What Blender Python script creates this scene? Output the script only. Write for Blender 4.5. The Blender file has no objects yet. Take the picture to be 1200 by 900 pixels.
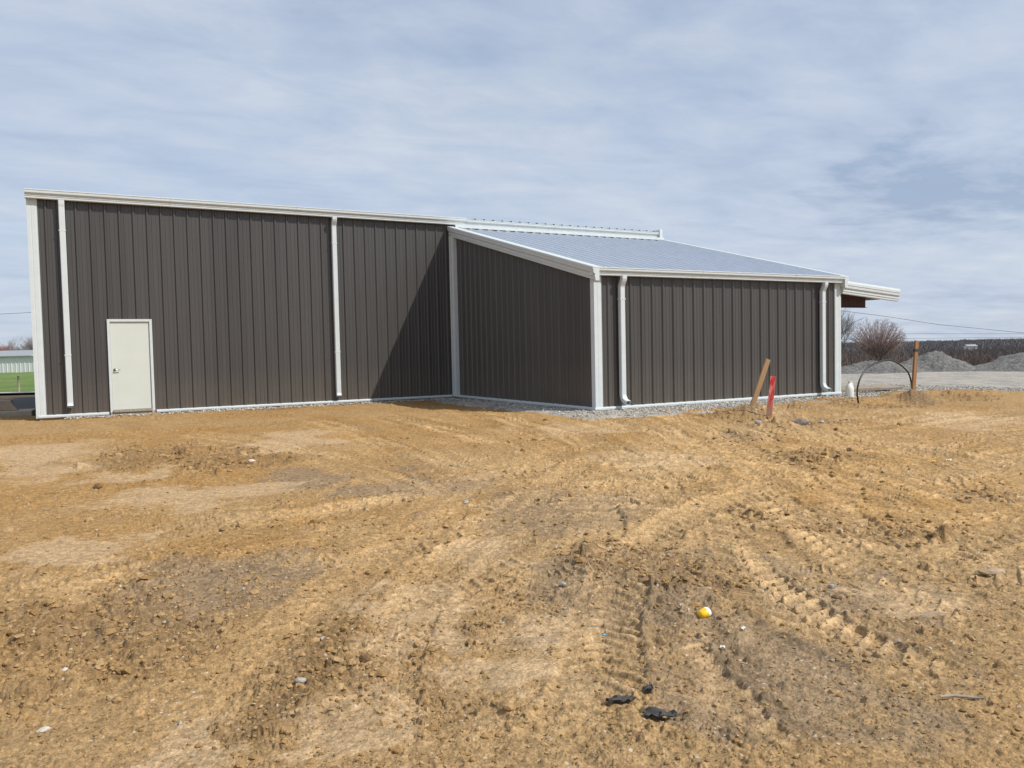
import bpy, math, random
import numpy as np
from mathutils import Vector, Matrix
R = math.radians
S = bpy.context.scene
COL = S.collection
rnd = random.Random(11)

# ------------------------------------------------------------------ camera frame / layout helper
CAM = Vector((0.382, -21.291, 1.302))
YAW = 1.0654
FX, FY = math.cos(YAW), math.sin(YAW)          # horizontal view direction in building axes
def P(d, l, z=0.0):                            # d metres ahead of the viewpoint, l metres to its right
    return (CAM.x + FX*d + FY*l, CAM.y + FY*d - FX*l, z)

# ------------------------------------------------------------------ mesh helpers
class MB:
    def __init__(s): s.v = []; s.f = []
    def add(s, vs, fs):
        n = len(s.v); s.v += [tuple(v) for v in vs]; s.f += [tuple(i+n for i in f) for f in fs]
    def box(s, x0, x1, y0, y1, z0, z1):
        s.add([(x0,y0,z0),(x1,y0,z0),(x1,y1,z0),(x0,y1,z0),(x0,y0,z1),(x1,y0,z1),(x1,y1,z1),(x0,y1,z1)],
              [(0,3,2,1),(4,5,6,7),(0,1,5,4),(1,2,6,5),(2,3,7,6),(3,0,4,7)])
    def prism(s, prof, a, b, cap=True):
        """prof: closed list of 3D points; swept from offset a to offset b"""
        n = len(prof); a = Vector(a); b = Vector(b)
        vs = [Vector(p)+a for p in prof] + [Vector(p)+b for p in prof]
        fs = [(i,(i+1)%n,n+(i+1)%n,n+i) for i in range(n)]
        if cap: fs += [tuple(range(n-1,-1,-1)), tuple(range(n,2*n))]
        s.add(vs, fs)
    def tube(s, pts, rad, n=6, cap=True):
        pts = [Vector(p) for p in pts]; m = len(pts)
        if not hasattr(rad,'__len__'): rad = [rad]*m
        up = None; rings = []
        for i,p in enumerate(pts):
            t = (pts[min(i+1,m-1)]-pts[max(i-1,0)]).normalized()
            if up is None:
                up = Vector((0,0,1)) if abs(t.z)<.9 else Vector((1,0,0))
            a = t.cross(up)
            if a.length<1e-6: a = t.orthogonal()
            a.normalize(); b = a.cross(t).normalized(); up = b
            rings.append([p+(a*math.cos(2*math.pi*k/n)+b*math.sin(2*math.pi*k/n))*rad[i] for k in range(n)])
        vs = [q for r in rings for q in r]
        fs = [(i*n+k,i*n+(k+1)%n,(i+1)*n+(k+1)%n,(i+1)*n+k) for i in range(m-1) for k in range(n)]
        if cap: fs += [tuple(range(n)), tuple(range((m-1)*n+n-1,(m-1)*n-1,-1))]
        s.add(vs, fs)
    def rect_tube(s, pts, side, w, d):
        """rectangular pipe along pts (open ends, with wall thickness); side = horizontal unit vector"""
        pts = [Vector(p) for p in pts]; m = len(pts); side = Vector(side)
        def ring(i, k):
            t = (pts[min(i+1,m-1)]-pts[max(i-1,0)]).normalized()
            nrm = side.cross(t).normalized()
            ch = .012
            W, D = (w/2)*k, (d/2)*k
            q = [(-W+ch,-D),(W-ch,-D),(W,-D+ch),(W,D-ch),(W-ch,D),(-W+ch,D),(-W,D-ch),(-W,-D+ch)]
            return [pts[i]+side*a+nrm*b for a,b in q]
        for k, flip in ((1,False),(.93,True)):
            vs = [p for i in range(m) for p in ring(i,k)]
            fs = [(i*8+j,i*8+(j+1)%8,(i+1)*8+(j+1)%8,(i+1)*8+j) for i in range(m-1) for j in range(8)]
            s.add(vs, [f[::-1] for f in fs] if flip else fs)
        for i in (0,m-1):
            a = ring(i,1)+ring(i,.93)
            s.add(a, [(j,(j+1)%8,8+(j+1)%8,8+j) for j in range(8)])
    def build(s, name, mat=None, parent=None, smooth=False, bevel=0):
        me = bpy.data.meshes.new(name); me.from_pydata(s.v, [], s.f); me.update()
        o = bpy.data.objects.new(name, me); COL.objects.link(o)
        if mat: me.materials.append(mat)
        if parent is not None: o.parent = parent
        if smooth:
            me.polygons.foreach_set('use_smooth', [True]*len(me.polygons))
        if bevel:
            b = o.modifiers.new('bevel','BEVEL'); b.width = bevel; b.segments = 2; b.limit_method='ANGLE'; b.angle_limit=R(35)
        return o
def np_mesh(name, V, Q, mat, smooth=True, attrs=None, parent=None):
    me = bpy.data.meshes.new(name)
    V = np.asarray(V, np.float32); Q = np.asarray(Q, np.int32); k = Q.shape[1]
    me.vertices.add(len(V)); me.vertices.foreach_set('co', V.ravel())
    me.loops.add(Q.size); me.loops.foreach_set('vertex_index', Q.ravel())
    me.polygons.add(len(Q)); me.polygons.foreach_set('loop_start', np.arange(0,Q.size,k,dtype=np.int32))
    me.polygons.foreach_set('loop_total', np.full(len(Q),k,np.int32))
    me.polygons.foreach_set('use_smooth', np.full(len(Q),smooth))
    for an,(dom,arr) in (attrs or {}).items():
        a = me.attributes.new(an,'FLOAT',dom); a.data.foreach_set('value', np.asarray(arr,np.float32))
    me.update(calc_edges=True)
    o = bpy.data.objects.new(name, me); COL.objects.link(o); me.materials.append(mat)
    if parent is not None: o.parent = parent
    return o
def tag(o, label=None, cat=None, group=None, kind=None):
    if label: o['label'] = label
    if cat: o['category'] = cat
    if group: o['group'] = group
    if kind: o['kind'] = kind
    return o
def empty(name, loc, label, cat, group=None):
    o = bpy.data.objects.new(name, None); o.location = loc; o.empty_display_size=.2; COL.objects.link(o)
    return tag(o, label, cat, group)

# ------------------------------------------------------------------ numpy noise
def _h(ix, iy, s):
    n = (ix.astype(np.int64)*374761393 + iy.astype(np.int64)*668265263 + s*1274126177) & 0xffffffff
    n = ((n ^ (n>>13))*1274126177) & 0xffffffff
    n = ((n ^ (n>>16))*2246822519) & 0xffffffff
    return ((n ^ (n>>15)) & 0xffffff)/float(0xffffff)
def vnoise(x, y, s=0):
    ix = np.floor(x); iy = np.floor(y); fx = x-ix; fy = y-iy
    fx = fx*fx*fx*(fx*(fx*6-15)+10); fy = fy*fy*fy*(fy*(fy*6-15)+10)
    a=_h(ix,iy,s); b=_h(ix+1,iy,s); c=_h(ix,iy+1,s); d=_h(ix+1,iy+1,s)
    return (a+(b-a)*fx)+((c+(d-c)*fx)-(a+(b-a)*fx))*fy - .5
def fbm(x, y, s=0, o=4, g=.5):
    t=0; a=1
    for k in range(o):
        t = t + a*vnoise(x*2**k+17.3*k, y*2**k-9.1*k, s+k); a*=g
    return t
def sstep(a,b,x):
    t=np.clip((x-a)/(b-a),0,1); return t*t*(3-2*t)
def clods(x, y, cell, prob, s, flat=.7, rmin=.2, rmax=.52):
    """sharp-edged lumps of soil: union of small domes / flat chips at random cell points"""
    wx = x + .22*cell*vnoise(x/cell*2.3,y/cell*2.3,s+50); wy = y + .22*cell*vnoise(x/cell*2.3+31,y/cell*2.3,s+51)
    ix=np.floor(x/cell); iy=np.floor(y/cell); out=np.zeros_like(x)
    for dx in (-1,0,1):
        for dy in (-1,0,1):
            cx=ix+dx; cy=iy+dy
            r1=_h(cx,cy,s); r2=_h(cx,cy,s+1); r3=_h(cx,cy,s+2); r4=_h(cx,cy,s+3); r5=_h(cx,cy,s+4)
            ux=wx-(cx+r1)*cell; uy=wy-(cy+r2)*cell
            ang=r4*6.283; ca=np.cos(ang); sa=np.sin(ang)
            a=ux*ca+uy*sa; b=(-ux*sa+uy*ca)*(1+.9*r5)
            rad=(rmin+(rmax-rmin)*r3*r3)*cell
            q=1-(a*a+b*b)/(rad*rad)
            h=np.where((r5*.7+r1*.3<prob)&(q>0), rad*flat*np.clip(q,0,1)**.45*(1+.5*(r2-.5)*a/rad), 0)
            out=np.maximum(out,h)
    return out

# ------------------------------------------------------------------ materials
def mat(name):
    m = bpy.data.materials.new(name); m.use_nodes=True
    nt=m.node_tree; b=nt.nodes['Principled BSDF']; return m, nt, b
def N(nt, t, **k):
    n = nt.nodes.new(t)
    for a,v in k.items():
        if a in n.inputs.keys() if hasattr(n.inputs,'keys') else False: n.inputs[a].default_value=v
        else: setattr(n,a,v)
    return n
def noise(nt, scale, detail=4, rough=.55, vec=None, dist=0):
    n=nt.nodes.new('ShaderNodeTexNoise'); n.inputs['Scale'].default_value=scale; n.inputs['Detail'].default_value=detail
    n.inputs['Roughness'].default_value=rough; n.inputs['Distortion'].default_value=dist
    if vec: nt.links.new(vec,n.inputs['Vector'])
    return n.outputs['Fac']
def ramp(nt, fac, stops, interp='LINEAR'):
    r=nt.nodes.new('ShaderNodeValToRGB'); r.color_ramp.interpolation=interp; e=r.color_ramp.elements
    while len(e)<len(stops): e.new(.5)
    for i,(p,c) in enumerate(stops):
        e[i].position=p; e[i].color=(c,c,c,1) if not hasattr(c,'__len__') else (*c,1)
    nt.links.new(fac,r.inputs['Fac']); return r.outputs['Color']
def mix(nt, fac, a, b, mode='MIX'):
    m=nt.nodes.new('ShaderNodeMix'); m.data_type='RGBA'; m.blend_type=mode
    if isinstance(fac,(int,float)): m.inputs[0].default_value=fac
    else: nt.links.new(fac,m.inputs[0])
    for v,s in ((a,m.inputs[6]),(b,m.inputs[7])):
        if hasattr(v,'default_value') or isinstance(v,bpy.types.NodeSocket): nt.links.new(v,s)
        else: s.default_value=(*v,1)
    return m.outputs[2]
def math_(nt, op, a, b=None):
    m=nt.nodes.new('ShaderNodeMath'); m.operation=op
    for i,v in enumerate((a,b)):
        if v is None: continue
        if isinstance(v,(int,float)): m.inputs[i].default_value=v
        else: nt.links.new(v,m.inputs[i])
    return m.outputs[0]
def bump(nt, b, h, strength=.3, dist=.01):
    n=nt.nodes.new('ShaderNodeBump'); n.inputs['Strength'].default_value=strength; n.inputs['Distance'].default_value=dist
    nt.links.new(h,n.inputs['Height']); nt.links.new(n.outputs[0],b.inputs['Normal'])
def pos(nt, scale=(1,1,1), kind='Object'):
    t=nt.nodes.new('ShaderNodeTexCoord'); m=nt.nodes.new('ShaderNodeMapping'); m.inputs['Scale'].default_value=scale
    nt.links.new(t.outputs[kind],m.inputs['Vector']); return m.outputs[0]
def attr(nt, name):
    a=nt.nodes.new('ShaderNodeAttribute'); a.attribute_name=name; return a.outputs['Fac']
def simple(name, c, rough=.5, var=.12, scale=3, metal=0, bstr=0, bscale=40, stretch=(1,1,1), spec=.5):
    m,nt,b=mat(name); v=pos(nt,stretch)
    n=noise(nt,scale,5,.6,v)
    lo=tuple(x*(1-var) for x in c); hi=tuple(min(1,x*(1+var)) for x in c)
    nt.links.new(ramp(nt,n,[(.3,lo),(.7,hi)]),b.inputs['Base Color'])
    b.inputs['Roughness'].default_value=rough; b.inputs['Metallic'].default_value=metal
    b.inputs['Specular IOR Level'].default_value=spec
    if bstr: bump(nt,b,noise(nt,bscale,4,.6,v),bstr,.01)
    return m

# painted steel cladding: faint vertical streaks, dust rising from the foot, slight oil-canning
def m_panel():
    m,nt,b=mat('charcoal_steel'); v=pos(nt,(1,1,.06)); v2=pos(nt)
    n=noise(nt,6,4,.6,v)
    c=ramp(nt,n,[(.3,(.060,.056,.053)),(.7,(.072,.067,.0635))])
    sp=nt.nodes.new('ShaderNodeSeparateXYZ'); nt.links.new(v2,sp.inputs[0])
    mr=nt.nodes.new('ShaderNodeMapRange'); mr.inputs[1].default_value=1.0; mr.inputs[2].default_value=0.0; nt.links.new(sp.outputs[2],mr.inputs[0])
    pn=math_(nt,'FLOOR',math_(nt,'DIVIDE',math_(nt,'ADD',math_(nt,'ADD',sp.outputs[0],sp.outputs[1]),.15),.9144))
    wn=nt.nodes.new('ShaderNodeTexWhiteNoise'); wn.noise_dimensions='1D'; nt.links.new(pn,wn.inputs['W'])
    c=mix(nt,1.0,c,ramp(nt,wn.outputs['Value'],[(0,.93),(1,1.07)]),'MULTIPLY')
    d=math_(nt,'MULTIPLY',mr.outputs[0],noise(nt,3,6,.7,v2)); d=math_(nt,'MULTIPLY',d,.42)
    c=mix(nt,d,c,(.21,.165,.11))
    nt.links.new(c,b.inputs['Base Color']); b.inputs['Roughness'].default_value=.33; b.inputs['Specular IOR Level'].default_value=.5
    bump(nt,b,noise(nt,1.6,3,.5,pos(nt,(1.6,1.6,.5))),.12,.03)
    return m
def m_trim():
    m,nt,b=mat('white_trim'); v=pos(nt); n=noise(nt,5,5,.6,v)
    c=ramp(nt,n,[(.3,(.54,.58,.585)),(.7,(.585,.625,.63))])
    nt.links.new(c,b.inputs['Base Color']); b.inputs['Roughness'].default_value=.38
    bump(nt,b,noise(nt,2.5,2,.5,v),.06,.02); return m
def m_galv():
    m,nt,b=mat('galvalume'); v=pos(nt,(1,.25,1)); n=noise(nt,9,5,.6,v)
    nt.links.new(ramp(nt,n,[(.3,(.52,.56,.62)),(.7,(.60,.64,.70))]),b.inputs['Base Color'])
    b.inputs['Metallic'].default_value=.7
    nt.links.new(ramp(nt,noise(nt,4,4,.6,v),[(.3,.30),(.7,.42)]),b.inputs['Roughness'])
    return m
PANEL=m_panel(); TRIM=m_trim(); GALV=m_galv()
DOOR=simple('door_paint',(.56,.59,.535),.42,.03,2,bstr=.04,bscale=3)
STEEL=simple('satin_steel',(.55,.54,.52),.3,.1,20,metal=1)
DARK=simple('dark_foam',(.012,.012,.013),.9,.3,20)
REDIRON=simple('red_oxide_steel',(.06,.020,.020),.6,.3,6,bstr=.1,bscale=30)
INSUL=simple('white_insulation',(.55,.55,.54),.6,.08,3)
CONC=simple('concrete',(.34,.31,.27),.9,.25,4,bstr=.4,bscale=30)
def m_wood(name,c,dark):
    m,nt,b=mat(name); v=pos(nt,(14,14,1.1)); n=noise(nt,3,6,.65,v,1.2)
    c1=ramp(nt,n,[(.25,dark),(.5,c),(.8,tuple(x*1.2 for x in c))])
    k=noise(nt,5,3,.5,pos(nt)); c1=mix(nt,ramp(nt,k,[(.62,0.0),(.72,.5)]),c1,dark)
    nt.links.new(c1,b.inputs['Base Color']); b.inputs['Roughness'].default_value=.8
    bump(nt,b,n,.3,.004); return m
WOOD=m_wood('raw_lumber',(.38,.24,.12),(.25,.145,.065))
WOOD2=m_wood('brown_lumber',(.30,.16,.068),(.18,.09,.036))
WOODG=m_wood('grey_board',(.30,.25,.19),(.17,.14,.10))
def m_redstake():
    m,nt,b=mat('red_spray_paint'); v=pos(nt,(5,5,1)); n=noise(nt,4,6,.65,v,.6); v2=pos(nt)
    sp=nt.nodes.new('ShaderNodeSeparateXYZ'); nt.links.new(v2,sp.inputs[0])
    fade=nt.nodes.new('ShaderNodeMapRange'); fade.inputs[1].default_value=.12; fade.inputs[2].default_value=.36; nt.links.new(sp.outputs[2],fade.inputs[0])
    red=ramp(nt,n,[(.3,(.52,.018,.022)),(.5,(.66,.035,.035)),(.62,(.80,.42,.36))])
    f=math_(nt,'ADD',fade.outputs[0],math_(nt,'MULTIPLY',math_(nt,'SUBTRACT',n,.5),1.1))
    c=mix(nt,f,(.42,.24,.16),red); nt.links.new(c,b.inputs['Base Color']); b.inputs['Roughness'].default_value=.6
    bump(nt,b,n,.3,.004); return m
REDST=m_redstake()
BLACKP=simple('black_plastic',(.012,.012,.013),.42,.2,8)
BLACKR=simple('black_rubber',(.045,.043,.040),.75,.4,14,bstr=.4,bscale=60)
STONE=simple('grey_stone',(.33,.30,.255),.85,.35,18,bstr=.5,bscale=60)
PALEST=simple('pale_stone',(.50,.45,.38),.85,.25,18,bstr=.4,bscale=60)
TANST=simple('tan_stone',(.36,.27,.17),.9,.3,14,bstr=.4,bscale=60)
WHITEP=simple('white_plastic',(.74,.73,.66),.4,.06,10)
YELLOW=simple('yellow_plastic',(.80,.48,.015),.3,.08,20)
BLUEP=simple('blue_plastic',(.18,.36,.50),.45,.1,20)

# ------------------------------------------------------------------ dirt height field
BND=np.array([(-70,1.4),(-8,1.4),(-.45,1.5),(-.3,2.5),(10.0,2.5),(9.9,.5),(9.85,-2.5),(9.7,-5.6),(9.85,-7.9),(10.9,-8.5),(12.9,-8.5),(15.2,-8.25),(17.04,-8.1),(18.6,-7.75),(19.8,-7.6),(22.4,-9.0),(28,-13),(75,-45)])
def bdist(x,y):
    """distance into the gravel side of the edge of the dirt (negative on the dirt)"""
    best=np.full(x.shape,1e9)
    for (ax,ay),(bx,by) in zip(BND[:-1],BND[1:]):
        vx,vy=bx-ax,by-ay
        t=np.clip(((x-ax)*vx+(y-ay)*vy)/(vx*vx+vy*vy),0,1)
        best=np.minimum(best,np.hypot(x-ax-t*vx,y-ay-t*vy))
    poly=np.vstack([BND,[(75,200),(-70,200)]]); ins=np.zeros(x.shape,bool)
    for (ax,ay),(bx,by) in zip(poly,np.roll(poly,-1,0)):
        c=((ay>y)!=(by>y)); 
        if by!=ay: ins^=c&(x<(bx-ax)*(y-ay)/(by-ay)+ax)
    return np.where(ins,best,-best)
TRACKS=[ # centre line, tyre width, lug pitch, strength
 ([(8.52,-4.25),(7.85,-7.76),(7.18,-11.2),(6.74,-12.85),(5.92,-14.47),(4.82,-15.85),(3.88,-16.71)],.50,.17,1.0),
 ([(10.0,-4.0),(9.4,-7.9),(8.7,-11.6),(8.2,-13.4),(7.3,-15.2),(6.2,-16.7),(5.2,-17.7)],.50,.17,.9),
 ([(6.27,-4.32),(6.27,-8.04),(5.97,-11.14),(5.33,-13.53),(4.54,-15.34),(3.62,-16.54)],.46,.16,.8),
 ([(4.7,-4.3),(4.75,-8.1),(4.5,-11.0),(3.95,-13.2),(3.1,-15.0),(2.2,-16.2)],.46,.16,.7),
 ([(10.68,-10.24),(10.41,-12.03),(11.31,-12.72),(13.32,-12.96),(15.94,-12.94),(19,-13.5)],.50,.17,.8),
 ([(11.6,-14.2),(13.4,-14.4),(16.0,-14.4),(19,-15)],.50,.17,.8),
 ([(9.34,-10.09),(8.17,-12.88),(7.18,-14.9),(7.0,-16.17),(7.6,-17.44)],.45,.15,1.0),
 ([(7.9,-9.8),(6.8,-12.7),(5.9,-14.8),(5.8,-16.5),(6.4,-18.1)],.45,.15,.9),
 ([(6.58,-14.45),(5.29,-16.29),(4.41,-17.34),(3.95,-18.3),(3.8,-19.4)],.42,.15,1.0),
 ([(1.13,-13.34),(2.08,-13.62),(3.05,-13.52),(4.52,-12.93),(6.23,-12.94),(8.3,-13.9)],.46,.16,1.0),
 ([(1.9,-14.7),(2.9,-14.9),(4.1,-14.3),(5.6,-14.1),(7.2,-14.9)],.46,.16,.9),
 ([(3.55,-17.08),(3.06,-18.0),(2.69,-18.88),(2.4,-19.58)],.42,.15,.9),
 ([(1.6,-14.88),(2.09,-15.52),(3.08,-15.17),(4.37,-14.72),(5.43,-15.48),(5.84,-17.06),(6.37,-18.08)],.42,.15,.9),
 ([(11.52,-5.41),(10.3,-9.91),(8.54,-13.16),(7.86,-15.03),(8.6,-16.0),(9.8,-15.83),(11.36,-15.4),(15,-16)],.45,.16,1.0),
 ([(12.9,-9.6),(11.0,-12.3),(9.7,-14.1),(10.3,-14.6),(12.2,-14.2)],.42,.15,.9),
 ([(1.5,-17.2),(2.14,-16.77),(2.84,-16.3),(3.71,-15.79)],.40,.14,.8),
 ([(4.36,-18.5),(5.78,-17.79),(7.22,-17.63),(10,-18)],.42,.15,.9),
 ([(.59,-18.15),(1.15,-17.13),(2.25,-15.63),(4.52,-12.93),(6.4,-10.9)],.42,.14,.35),
 ([(1.23,-18.54),(1.71,-17.48),(2.73,-15.95),(4.87,-13.9),(6.95,-11.91)],.42,.14,.55),
 ([(5.17,-18.73),(5.37,-17.42),(6.96,-14.73),(9.82,-9.49)],.45,.15,.9),
 ([(7.56,-17.45),(8.28,-15.71),(9.07,-13.59),(10.87,-10.41)],.45,.15,.9),
 ([(9.33,-16.49),(10.37,-14.62),(10.29,-13.31),(9.94,-12.31)],.45,.15,.9),
 ([(-.04,-15.74),(.69,-14.88),(1.72,-14.25),(3.1,-14.34)],.42,.15,.6),
 ([(1.81,-18.89),(2.5,-18.24),(3.39,-17.16),(5.17,-15.78),(7.55,-15.17)],.42,.14,.8),
 ([(.6,-1.37),(2.58,-7.03),(3.69,-11.01),(3.73,-13.71)],.46,.16,.5),
]
def resample(pts, step=.22):
    p=np.array(pts,float); out=[]
    q=np.vstack([2*p[0]-p[1],p,2*p[-1]-p[-2]])
    for i in range(1,len(q)-2):
        a,b,c,d=q[i-1],q[i],q[i+1],q[i+2]; n=max(2,int(np.hypot(*(c-b))/step))
        for t in np.linspace(0,1,n,endpoint=False):
            out.append(.5*((2*b)+(c-a)*t+(2*a-5*b+4*c-d)*t*t+(-a+3*b-3*c+d)*t**3))
    out.append(p[-1]); return np.array(out)
# patches: x, y, radius
PALE=[(-.45,-7.13,1.5),(.09,-9.07,.7),(.39,-13.98,.55),(.96,-10.14,.6),(1.2,-11.77,.7),(3.27,-8.41,.9),(4.01,-7.17,.6),(1.9,-11.94,.8),(2.32,-16.6,.45),(3.09,-15.79,.42),(2.22,-18.,.35),(1.43,-18.05,.3),(14,-13,1.3),(8,-9.5,.9),(2.7,-17.6,.35),(2.0,-17.3,.3),(4.9,-18.2,.4),(6.9,-13.2,.7),(.7,-17.9,.25)]
ROUGH=[(18.1,-9.35,.5),(15.9,-10.2,.8),(11.4,-9.7,.6),(12.51,-9.4,.85),(9.46,-12.42,.6),(8.71,-14.19,.6),(6.04,-16.27,.45),(6.32,-17.1,.4),(4.08,-17.03,.55),(3.78,-16.83,.45),(3.86,-16.3,.35),(8.23,-16.8,.35),(12.25,-11.36,.7),(1.3,-17.6,.55),(.6,-16.0,.8),(1.7,-17.3,.5),(2.5,-9.6,1.0),(1.3,-8.6,.9),(13.7,-10.0,.6),(14.9,-9.6,.5)]
ROUGHB=[(12.0,-10.2,.75),(11.3,-10.5,.5),(12.6,-10.0,.4),(15.2,-10.1,.8),(16.3,-9.9,.6),(18.1,-9.4,.5),(9.46,-12.42,.5),(8.71,-14.19,.5),(10.9,-11.6,.5),(19.5,-9.6,.8)]
GREY=[(12.0,-10.2,.6),(18.1,-9.4,.4),(9.4,-12.4,.45),(3.6,-16.9,.7),(3.2,-17.4,.6),(3.79,-12.62,.9),(4.21,-14.99,.9),(4.83,-14.93,.7),(4.43,-16.99,.6),(3.71,-17.28,.7),(1.07,-15.56,.8),(2.78,-11.49,.8),(3.2,-18.6,.7),(4.6,-17.9,.6)]
def patch(x,y,L,s):
    m=np.zeros_like(x)
    for i,(px,py,r) in enumerate(L):
        sel=(np.abs(x-px)<2.2*r)&(np.abs(y-py)<2.2*r)
        if not sel.any(): continue
        xs,ys=x[sel],y[sel]
        d=np.hypot(xs-px,ys-py)/r+1.0*fbm(xs/r*1.7+i*5,ys/r*1.7,s+i,5,.6)
        m[sel]=np.maximum(m[sel],1-sstep(.55,1.15,d))
    return m
def ground_base(x,y):
    r=np.hypot(x-CAM.x,y-CAM.y)
    z=-.27+.19*sstep(5,18,r)
    z+=.07*fbm(x*.35,y*.35,3,3)
    z+=.25*np.exp(-(((x-18.3)/.40)**2+((y+9.15)/.40)**2))-.14*np.exp(-(((x-17.6)/1.5)**2+((y+9.7)/1.0)**2))
    z+=.22*np.exp(-(((x-12.0)/.70)**2+((y+10.1)/.38)**2))+.07*np.exp(-(((x-14.6)/1.3)**2+((y+9.7)/.4)**2))
    for (cx,cy,h,a,b) in [(9.5,-12.4,.06,.5,.25),(8.7,-14.2,.06,.6,.22),(6.0,-16.3,.05,.5,.18),(10.9,-11.5,.05,.5,.3),(3.9,-16.7,.05,.5,.4)]:
        z+=h*np.exp(-(((x-cx)/a)**2+((y-cy)/b)**2))
    return z
def ground(x,y,want=False):
    z=ground_base(x,y)
    pale=patch(x,y,PALE,100); rough=patch(x,y,ROUGH,200); grey=patch(x,y,GREY,300)
    broad=sstep(-.25,.35,fbm(x*.55,y*.55,21,4,.6))
    r=np.hypot(x-CAM.x,y-CAM.y)
    near=1-sstep(4.5,9,r)
    left=sstep(.6,-2.2,((x-CAM.x)*FY-(y-CAM.y)*FX)/np.maximum(r,.1)*4)   # left side of the site is churned
    churn=sstep(.02,.34,fbm(x*.8+4,y*.8,610,4,.6)); rough=np.maximum(rough,.9*patch(x,y,ROUGHB,250)); ro=np.clip(.05+.85*rough+.60*churn*(.35+.65*np.clip(near+left,0,1))+.10*near-.6*pale,0,1)
    trk=np.zeros_like(x); tz=np.zeros_like(x); crest=np.zeros_like(x); strk=np.zeros_like(x)
    for ti,(pts,w,pitch,st) in enumerate(TRACKS):
        c=resample(pts); hw=w/2
        seg=np.hypot(*(c[1:]-c[:-1]).T); cum=np.concatenate([[0],np.cumsum(seg)])
        W2=.95
        sel=np.where((x>c[:,0].min()-W2)&(x<c[:,0].max()+W2)&(y>c[:,1].min()-W2)&(y<c[:,1].max()+W2))[0]
        if not len(sel): continue
        xs,ys=x[sel],y[sel]; bd=np.full(len(sel),9.); bu=np.zeros(len(sel)); bv=np.zeros(len(sel))
        for i in range(len(seg)):
            ax,ay=c[i]; bx,by=c[i+1]
            k=np.where((np.abs(xs-(ax+bx)/2)<W2+seg[i])&(np.abs(ys-(ay+by)/2)<W2+seg[i]))[0]
            if not len(k): continue
            tx,ty=(bx-ax)/seg[i],(by-ay)/seg[i]
            rx,ry=xs[k]-ax,ys[k]-ay
            t=np.clip(rx*tx+ry*ty,0,seg[i]); d=np.hypot(rx-t*tx,ry-t*ty); u=rx*ty-ry*tx
            b=d<bd[k]; kk=k[b]; bd[kk]=d[b]; bu[kk]=u[b]; bv[kk]=cum[i]+t[b]
        m=bd<W2
        s2=sel[m]; u=bu[m]; v=bv[m]; xx,yy=xs[m],ys[m]
        ends=sstep(0,.8,v)*(1-sstep(cum[-1]-.8,cum[-1],v))
        keep=sstep(-.30,.02,fbm(xx*.9,yy*.9,400+ti,3,.6))*st*ends
        # broad dragged streaks along the way the machine went
        fall=ends*(1-sstep(.35,W2,np.abs(u)))
        sk=(vnoise(v*.55+ti*7,u*8,700+ti)+.6*vnoise(v*1.1+ti*3,u*19,720+ti))*fall*st
        strk[s2]=strk[s2]*(1-.6*fall)+sk
        u=u+.045*vnoise(xx*4,yy*4,77+ti)
        a=np.abs(u)/hw; ins=1-sstep(.92,1.06,a)
        ph=(v+np.abs(u)*.62+np.where(u>0,pitch*.5,0)+.035*vnoise(xx*5,yy*5,88+ti))/pitch
        fr=ph-np.floor(ph)
        lug=sstep(.0,.14,fr)*(1-sstep(.30,.50,fr))*sstep(.02,.10,a)
        lug=lug*np.clip(.75+1.3*vnoise(xx*6,yy*6,99+ti),0,1.3)
        hz=ins*(-.018+.026*lug)+.024*np.exp(-((a-1.12)/.14)**2)*np.clip(.55+1.2*fbm(xx*5,yy*5,120+ti,2),0,1.4)
        near_t=bd[m]<hw*1.5
        keep=keep*near_t
        tz[s2]=tz[s2]*(1-keep*ins)+hz*keep
        trk[s2]=np.maximum(trk[s2]*(1-.3*keep*ins),keep*ins); crest[s2]=np.maximum(crest[s2]*(1-keep*ins),keep*ins*lug)
    lat=((x-CAM.x)*FY-(y-CAM.y)*FX); fwd=np.maximum((x-CAM.x)*FX+(y-CAM.y)*FY,.1)
    zone=sstep(-.22,.02,lat/fwd+.10*fbm(x*.5,y*.5,801,3))*sstep(4.2,6.2,r)*(1-sstep(16,20,r))
    fz=np.zeros_like(x); fc=np.zeros_like(x)
    for li,(cell,pit) in enumerate(((.95,.125),(.75,.105),(1.15,.15))):
        wx=x+.35*vnoise(x*1.3,y*1.3,810+li)+li*.37; wy=y+.35*vnoise(x*1.3+7,y*1.3,815+li)+li*.53
        ix=np.floor(wx/cell); iy=np.floor(wy/cell)
        for dx in (0,1):
            for dy in (0,1):
                cx=ix+dx; cy=iy+dy
                h1=_h(cx,cy,820+li); h2=_h(cx,cy,825+li); h3=_h(cx,cy,830+li)
                ux=wx-cx*cell; uy=wy-cy*cell
                th=.35+2.2*(h1-.5); ct,st_=np.cos(th),np.sin(th)
                al=ux*ct+uy*st_; ac=-ux*st_+uy*ct                      # along / across the tyre
                inside=1-sstep(.30,.38,np.abs(ac)/cell)
                inside=inside*(1-sstep(.42,.62,np.abs(al)/cell))*(h2>.35)
                ph=(al+np.abs(ac)*(.5+.5*h3)+.02*vnoise(x*9,y*9,840+li))/pit+h3
                fr=ph-np.floor(ph)
                bar=sstep(0,.12,fr)*(1-sstep(.24,.42,fr))*sstep(.02,.06,np.abs(ac))*np.clip(.7+1.5*vnoise(x*6,y*6,845+li),0,1.3)
                k=inside*zone*sstep(-.30,.0,fbm(x*.9,y*.9,850+li,3))
                fz=fz*(1-.8*k)+k*(.022*bar-.008); fc=np.maximum(fc*(1-.7*k),k*bar)
    tz=tz+fz*(1-trk)*.85; crest=np.maximum(crest,fc*(1-trk)*.9); trk=np.maximum(trk,.45*zone*sstep(.0,.2,np.abs(fz)*30))
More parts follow.
